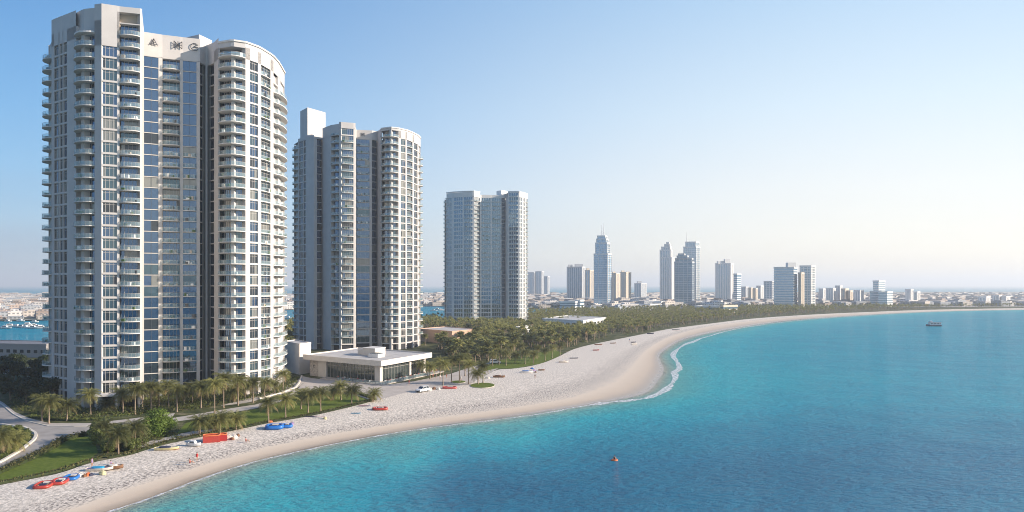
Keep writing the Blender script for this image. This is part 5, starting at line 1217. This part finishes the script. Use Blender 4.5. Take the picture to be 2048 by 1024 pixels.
# people
SKIN = mat('skin', (.42,.25,.17), .6); HAIR = mat('dark_hair', (.03,.02,.015), .7)
def person(x, y, pose, cloth, label, group='people on the beach', z=None, rz=0, loc=None):
    p = loc or (*on_sand(x, y), .9 if z is None else z)
    J = {'stand': [(0,0,.95),(0,0,1.15),(0,0,1.42),(0,0,1.52),(0,.01,1.66),(0,.0,1.74),(-.19,0,1.40),(-.24,.02,1.12),(-.24,-.08,.88),(.19,0,1.40),(.25,.02,1.12),(.24,-.06,.88),(-.1,0,.9),(-.11,-.02,.50),(-.12,.0,.08),(-.12,-.14,.04),(.1,0,.9),(.12,.04,.5),(.14,.1,.08),(.14,-.04,.04)],
         'sit': [(0,0,.14),(0,.04,.36),(0,.06,.60),(0,.05,.70),(0,.03,.83),(0,.02,.91),(-.19,.06,.58),(-.26,-.02,.34),(-.2,-.28,.30),(.19,.06,.58),(.26,-.02,.34),(.2,-.28,.30),(-.1,-.02,.13),(-.12,-.42,.42),(-.12,-.70,.08),(-.12,-.84,.05),(.1,-.02,.13),(.14,-.42,.40),(.14,-.70,.08),(.14,-.84,.05)]}[pose]
    E_ = [(0,1),(1,2),(2,3),(3,4),(4,5),(2,6),(6,7),(7,8),(2,9),(9,10),(10,11),(0,12),(12,13),(13,14),(14,15),(0,16),(16,17),(17,18),(18,19)]
    Rd = [.15,.13,.15,.055,.10,.085,.06,.045,.035,.06,.045,.035,.10,.07,.045,.04,.10,.07,.045,.04]
    key = 'body_'+pose
    me = bpy.data.meshes.get(key)
    if me is None:
        me = bpy.data.meshes.new(key); me.from_pydata(J, E_, []); me.materials.append(SKIN)
    e = empty('person', p, label, 'person', group, rz)
    o = bpy.data.objects.new('body', me); COL.objects.link(o); o.parent = e
    sk = o.modifiers.new('skin', 'SKIN')
    if not me.skin_vertices: 
        bm_ = bmesh.new(); bm_.from_mesh(me); bm_.verts.layers.skin.verify(); bm_.to_mesh(me); bm_.free()
    for i, r_ in enumerate(Rd): me.skin_vertices[0].data[i].radius = (r_, r_*.8)
    me.skin_vertices[0].data[0].use_root = True
    sb = o.modifiers.new('sub', 'SUBSURF'); sb.levels = 1; sb.render_levels = 1
    t = J[1]; c = MB(); b0 = J[0]; t2 = J[2]
    for (q, rr_) in (((b0[0],b0[1],b0[2]-.06), .17),): pass
    secs = [((b0[0], b0[1], b0[2]-.08), .19, .15), (b0, .18, .14), (J[1], .16, .125), (t2, .20, .13), ((t2[0], t2[1], t2[2]+.07), .10, .08)]; k = c.mi(cloth)
    for (q, ra_, rb_) in secs:
        for i in range(10): a = 2*math.pi*i/10; c.v.append((q[0]+ra_*math.cos(a), q[1]+rb_*math.sin(a), q[2]))
    for s in range(len(secs)-1):
        for i in range(10): j = (i+1) % 10; c.f.append((s*10+i, s*10+j, s*10+10+j, s*10+10+i)); c.m.append(k)
    c.build('shirt', e, True)
    hh = MB(); h0 = J[4]; 
    for (zz, rr_) in ((.02,.118),(.07,.112),(.12,.085),(.155,.03)):
        for i in range(8): a = 2*math.pi*i/8; hh.v.append((h0[0]+rr_*math.cos(a), h0[1]+.02+rr_*math.sin(a), h0[2]+zz))
    k = hh.mi(HAIR)
    for s in range(3):
        for i in range(8): j = (i+1) % 8; hh.f.append((s*8+i, s*8+j, s*8+8+j, s*8+8+i)); hh.m.append(k)
    hh.f.append(tuple(24+i for i in range(8))); hh.m.append(k); hh.build('hair', e, True)
    return e
REDC = mat('red_cloth', (.42,.03,.03), .8); WC = mat('white_cloth', (.65,.62,.60), .8); BC = mat('blue_cloth', (.05,.10,.25), .8)
person(380, 926, 'sit', REDC, 'person in red sitting on the beach, the left one of two', rz=R(100))
person(394, 922, 'stand', REDC, 'person in dark red standing on the beach beside the one sitting', rz=R(200))
person(492, 883, 'sit', REDC, 'lone person in red sitting on the sand below the shelter', rz=R(90))
person(1070, 757, 'stand', mat('black_cloth', (.03,.03,.03), .8), 'lone person in black on the open sand below the grove', rz=R(30))
person(1259, 683, 'stand', BC, 'tiny person standing in the middle of the wide far beach')
person(184, 934, 'stand', PURP, 'person in mauve bending over the cloth-heaped boat', rz=R(70))
person(222, 930, 'sit', PURP, 'person in mauve seated behind the small brown boat', rz=R(70))
for i, (x, y, m, l) in enumerate([(818,770,REDC,'person in red by the end of the terrace'),(866,757,REDC,'person in red under the palms right of the terrace'),(872,756,BC,'person in blue beside the one in red under the palms'),(880,759,WC,'person in white under the palms right of the terrace'),(893,757,REDC,'person in red walking away from the terrace palms'),(922,762,WC,'person in white near the small grass bed')]):
    person(x, y, 'stand', m, l, 'people near the pavilion', z=LAND+.01, rz=i*1.3)
# terrace tables and chairs
def tbl(a, b_, i):
    e = empty('cafe_table', pavp(a, b_, .28), ['cafe table on the pavilion terrace'][0], 'table', 'cafe tables on the terrace'); mb = MB(); mb.bar((0,0,.70), (0,0,.74), .45, [WHITE,BROWN,ORANGE][i % 3], n=12); mb.build('table_top', e)
    mb = MB(); mb.bar((0,0,0), (0,0,.70), .04, DFRAME); mb.bar((0,0,0), (0,0,.03), .28, DFRAME, n=8); mb.build('pedestal', e)
    for s in (-1, 1):
        c = empty('cafe_chair', pavp(a+s*.8*(.3), b_+s*.85, .28), 'cafe chair drawn up to a terrace table', 'chair', 'cafe chairs on the terrace', (0 if s > 0 else math.pi)+.35); m = [REDC, BROWN, WHITE][(i+s) % 3]
        mb = MB(); mb.box(-.22, .22, -.22, .22, .42, .47, m); mb.build('seat', c); mb = MB(); mb.box(-.22, .22, .19, .23, .47, .9, m); mb.build('backrest', c)
        for u in (-.19, .19):
            for v in (-.19, .19): mb = MB(); mb.bar((u,v,0), (u,v,.42), .02, DFRAME, n=4); mb.build('leg', c)
i = 0
for b_ in np.arange(2.5, LR+3, 3.2): tbl(-.4, float(b_), i); i += 1
for a in np.arange(5, LL*.6, 3.4): tbl(float(a), -.1, i); i += 1
# the swimmer sitting astride a ring float
p = G(1229, 921, 0)
mb = MB(); fl_ = empty('ring_float', (p[0], p[1], -.05), 'dark ring float with an orange flank on the water', 'float'); ring_tube(mb, .5, .42, .2, .12, ORANGE, n=18, k=8, sq=1); mb.build('tube', fl_, True)
mb = MB(); mb.prism(ell(.45, .38, 14, 1), .02, .14, BLACK); mb.build('floor', fl_)
person(0, 0, 'sit', mat('black_vest', (.02,.02,.025), .6), 'person in a dark top sitting on the ring float out on the water', None, rz=R(150), loc=(p[0], p[1]+.1, .06))
# haze: one closed box of even thin air round the camera and everything built
hz = bpy.data.materials.new('haze'); hz.use_nodes = True; t = hz.node_tree; t.nodes.remove(t.nodes['Principled BSDF'])
pv = t.nodes.new('ShaderNodeVolumePrincipled'); pv.inputs['Color'].default_value = (.88,.94,1.0,1); pv.inputs['Density'].default_value = .00017; pv.inputs['Anisotropy'].default_value = .2
t.links.new(pv.outputs[0], t.nodes['Material Output'].inputs['Volume'])
mb = MB(); mb.box(-93000, 93000, -93000, 93000, -3, 175, hz); hb = mb.build('haze', label='thin pale sea haze', kind='stuff')
print('objects', len(bpy.data.objects))
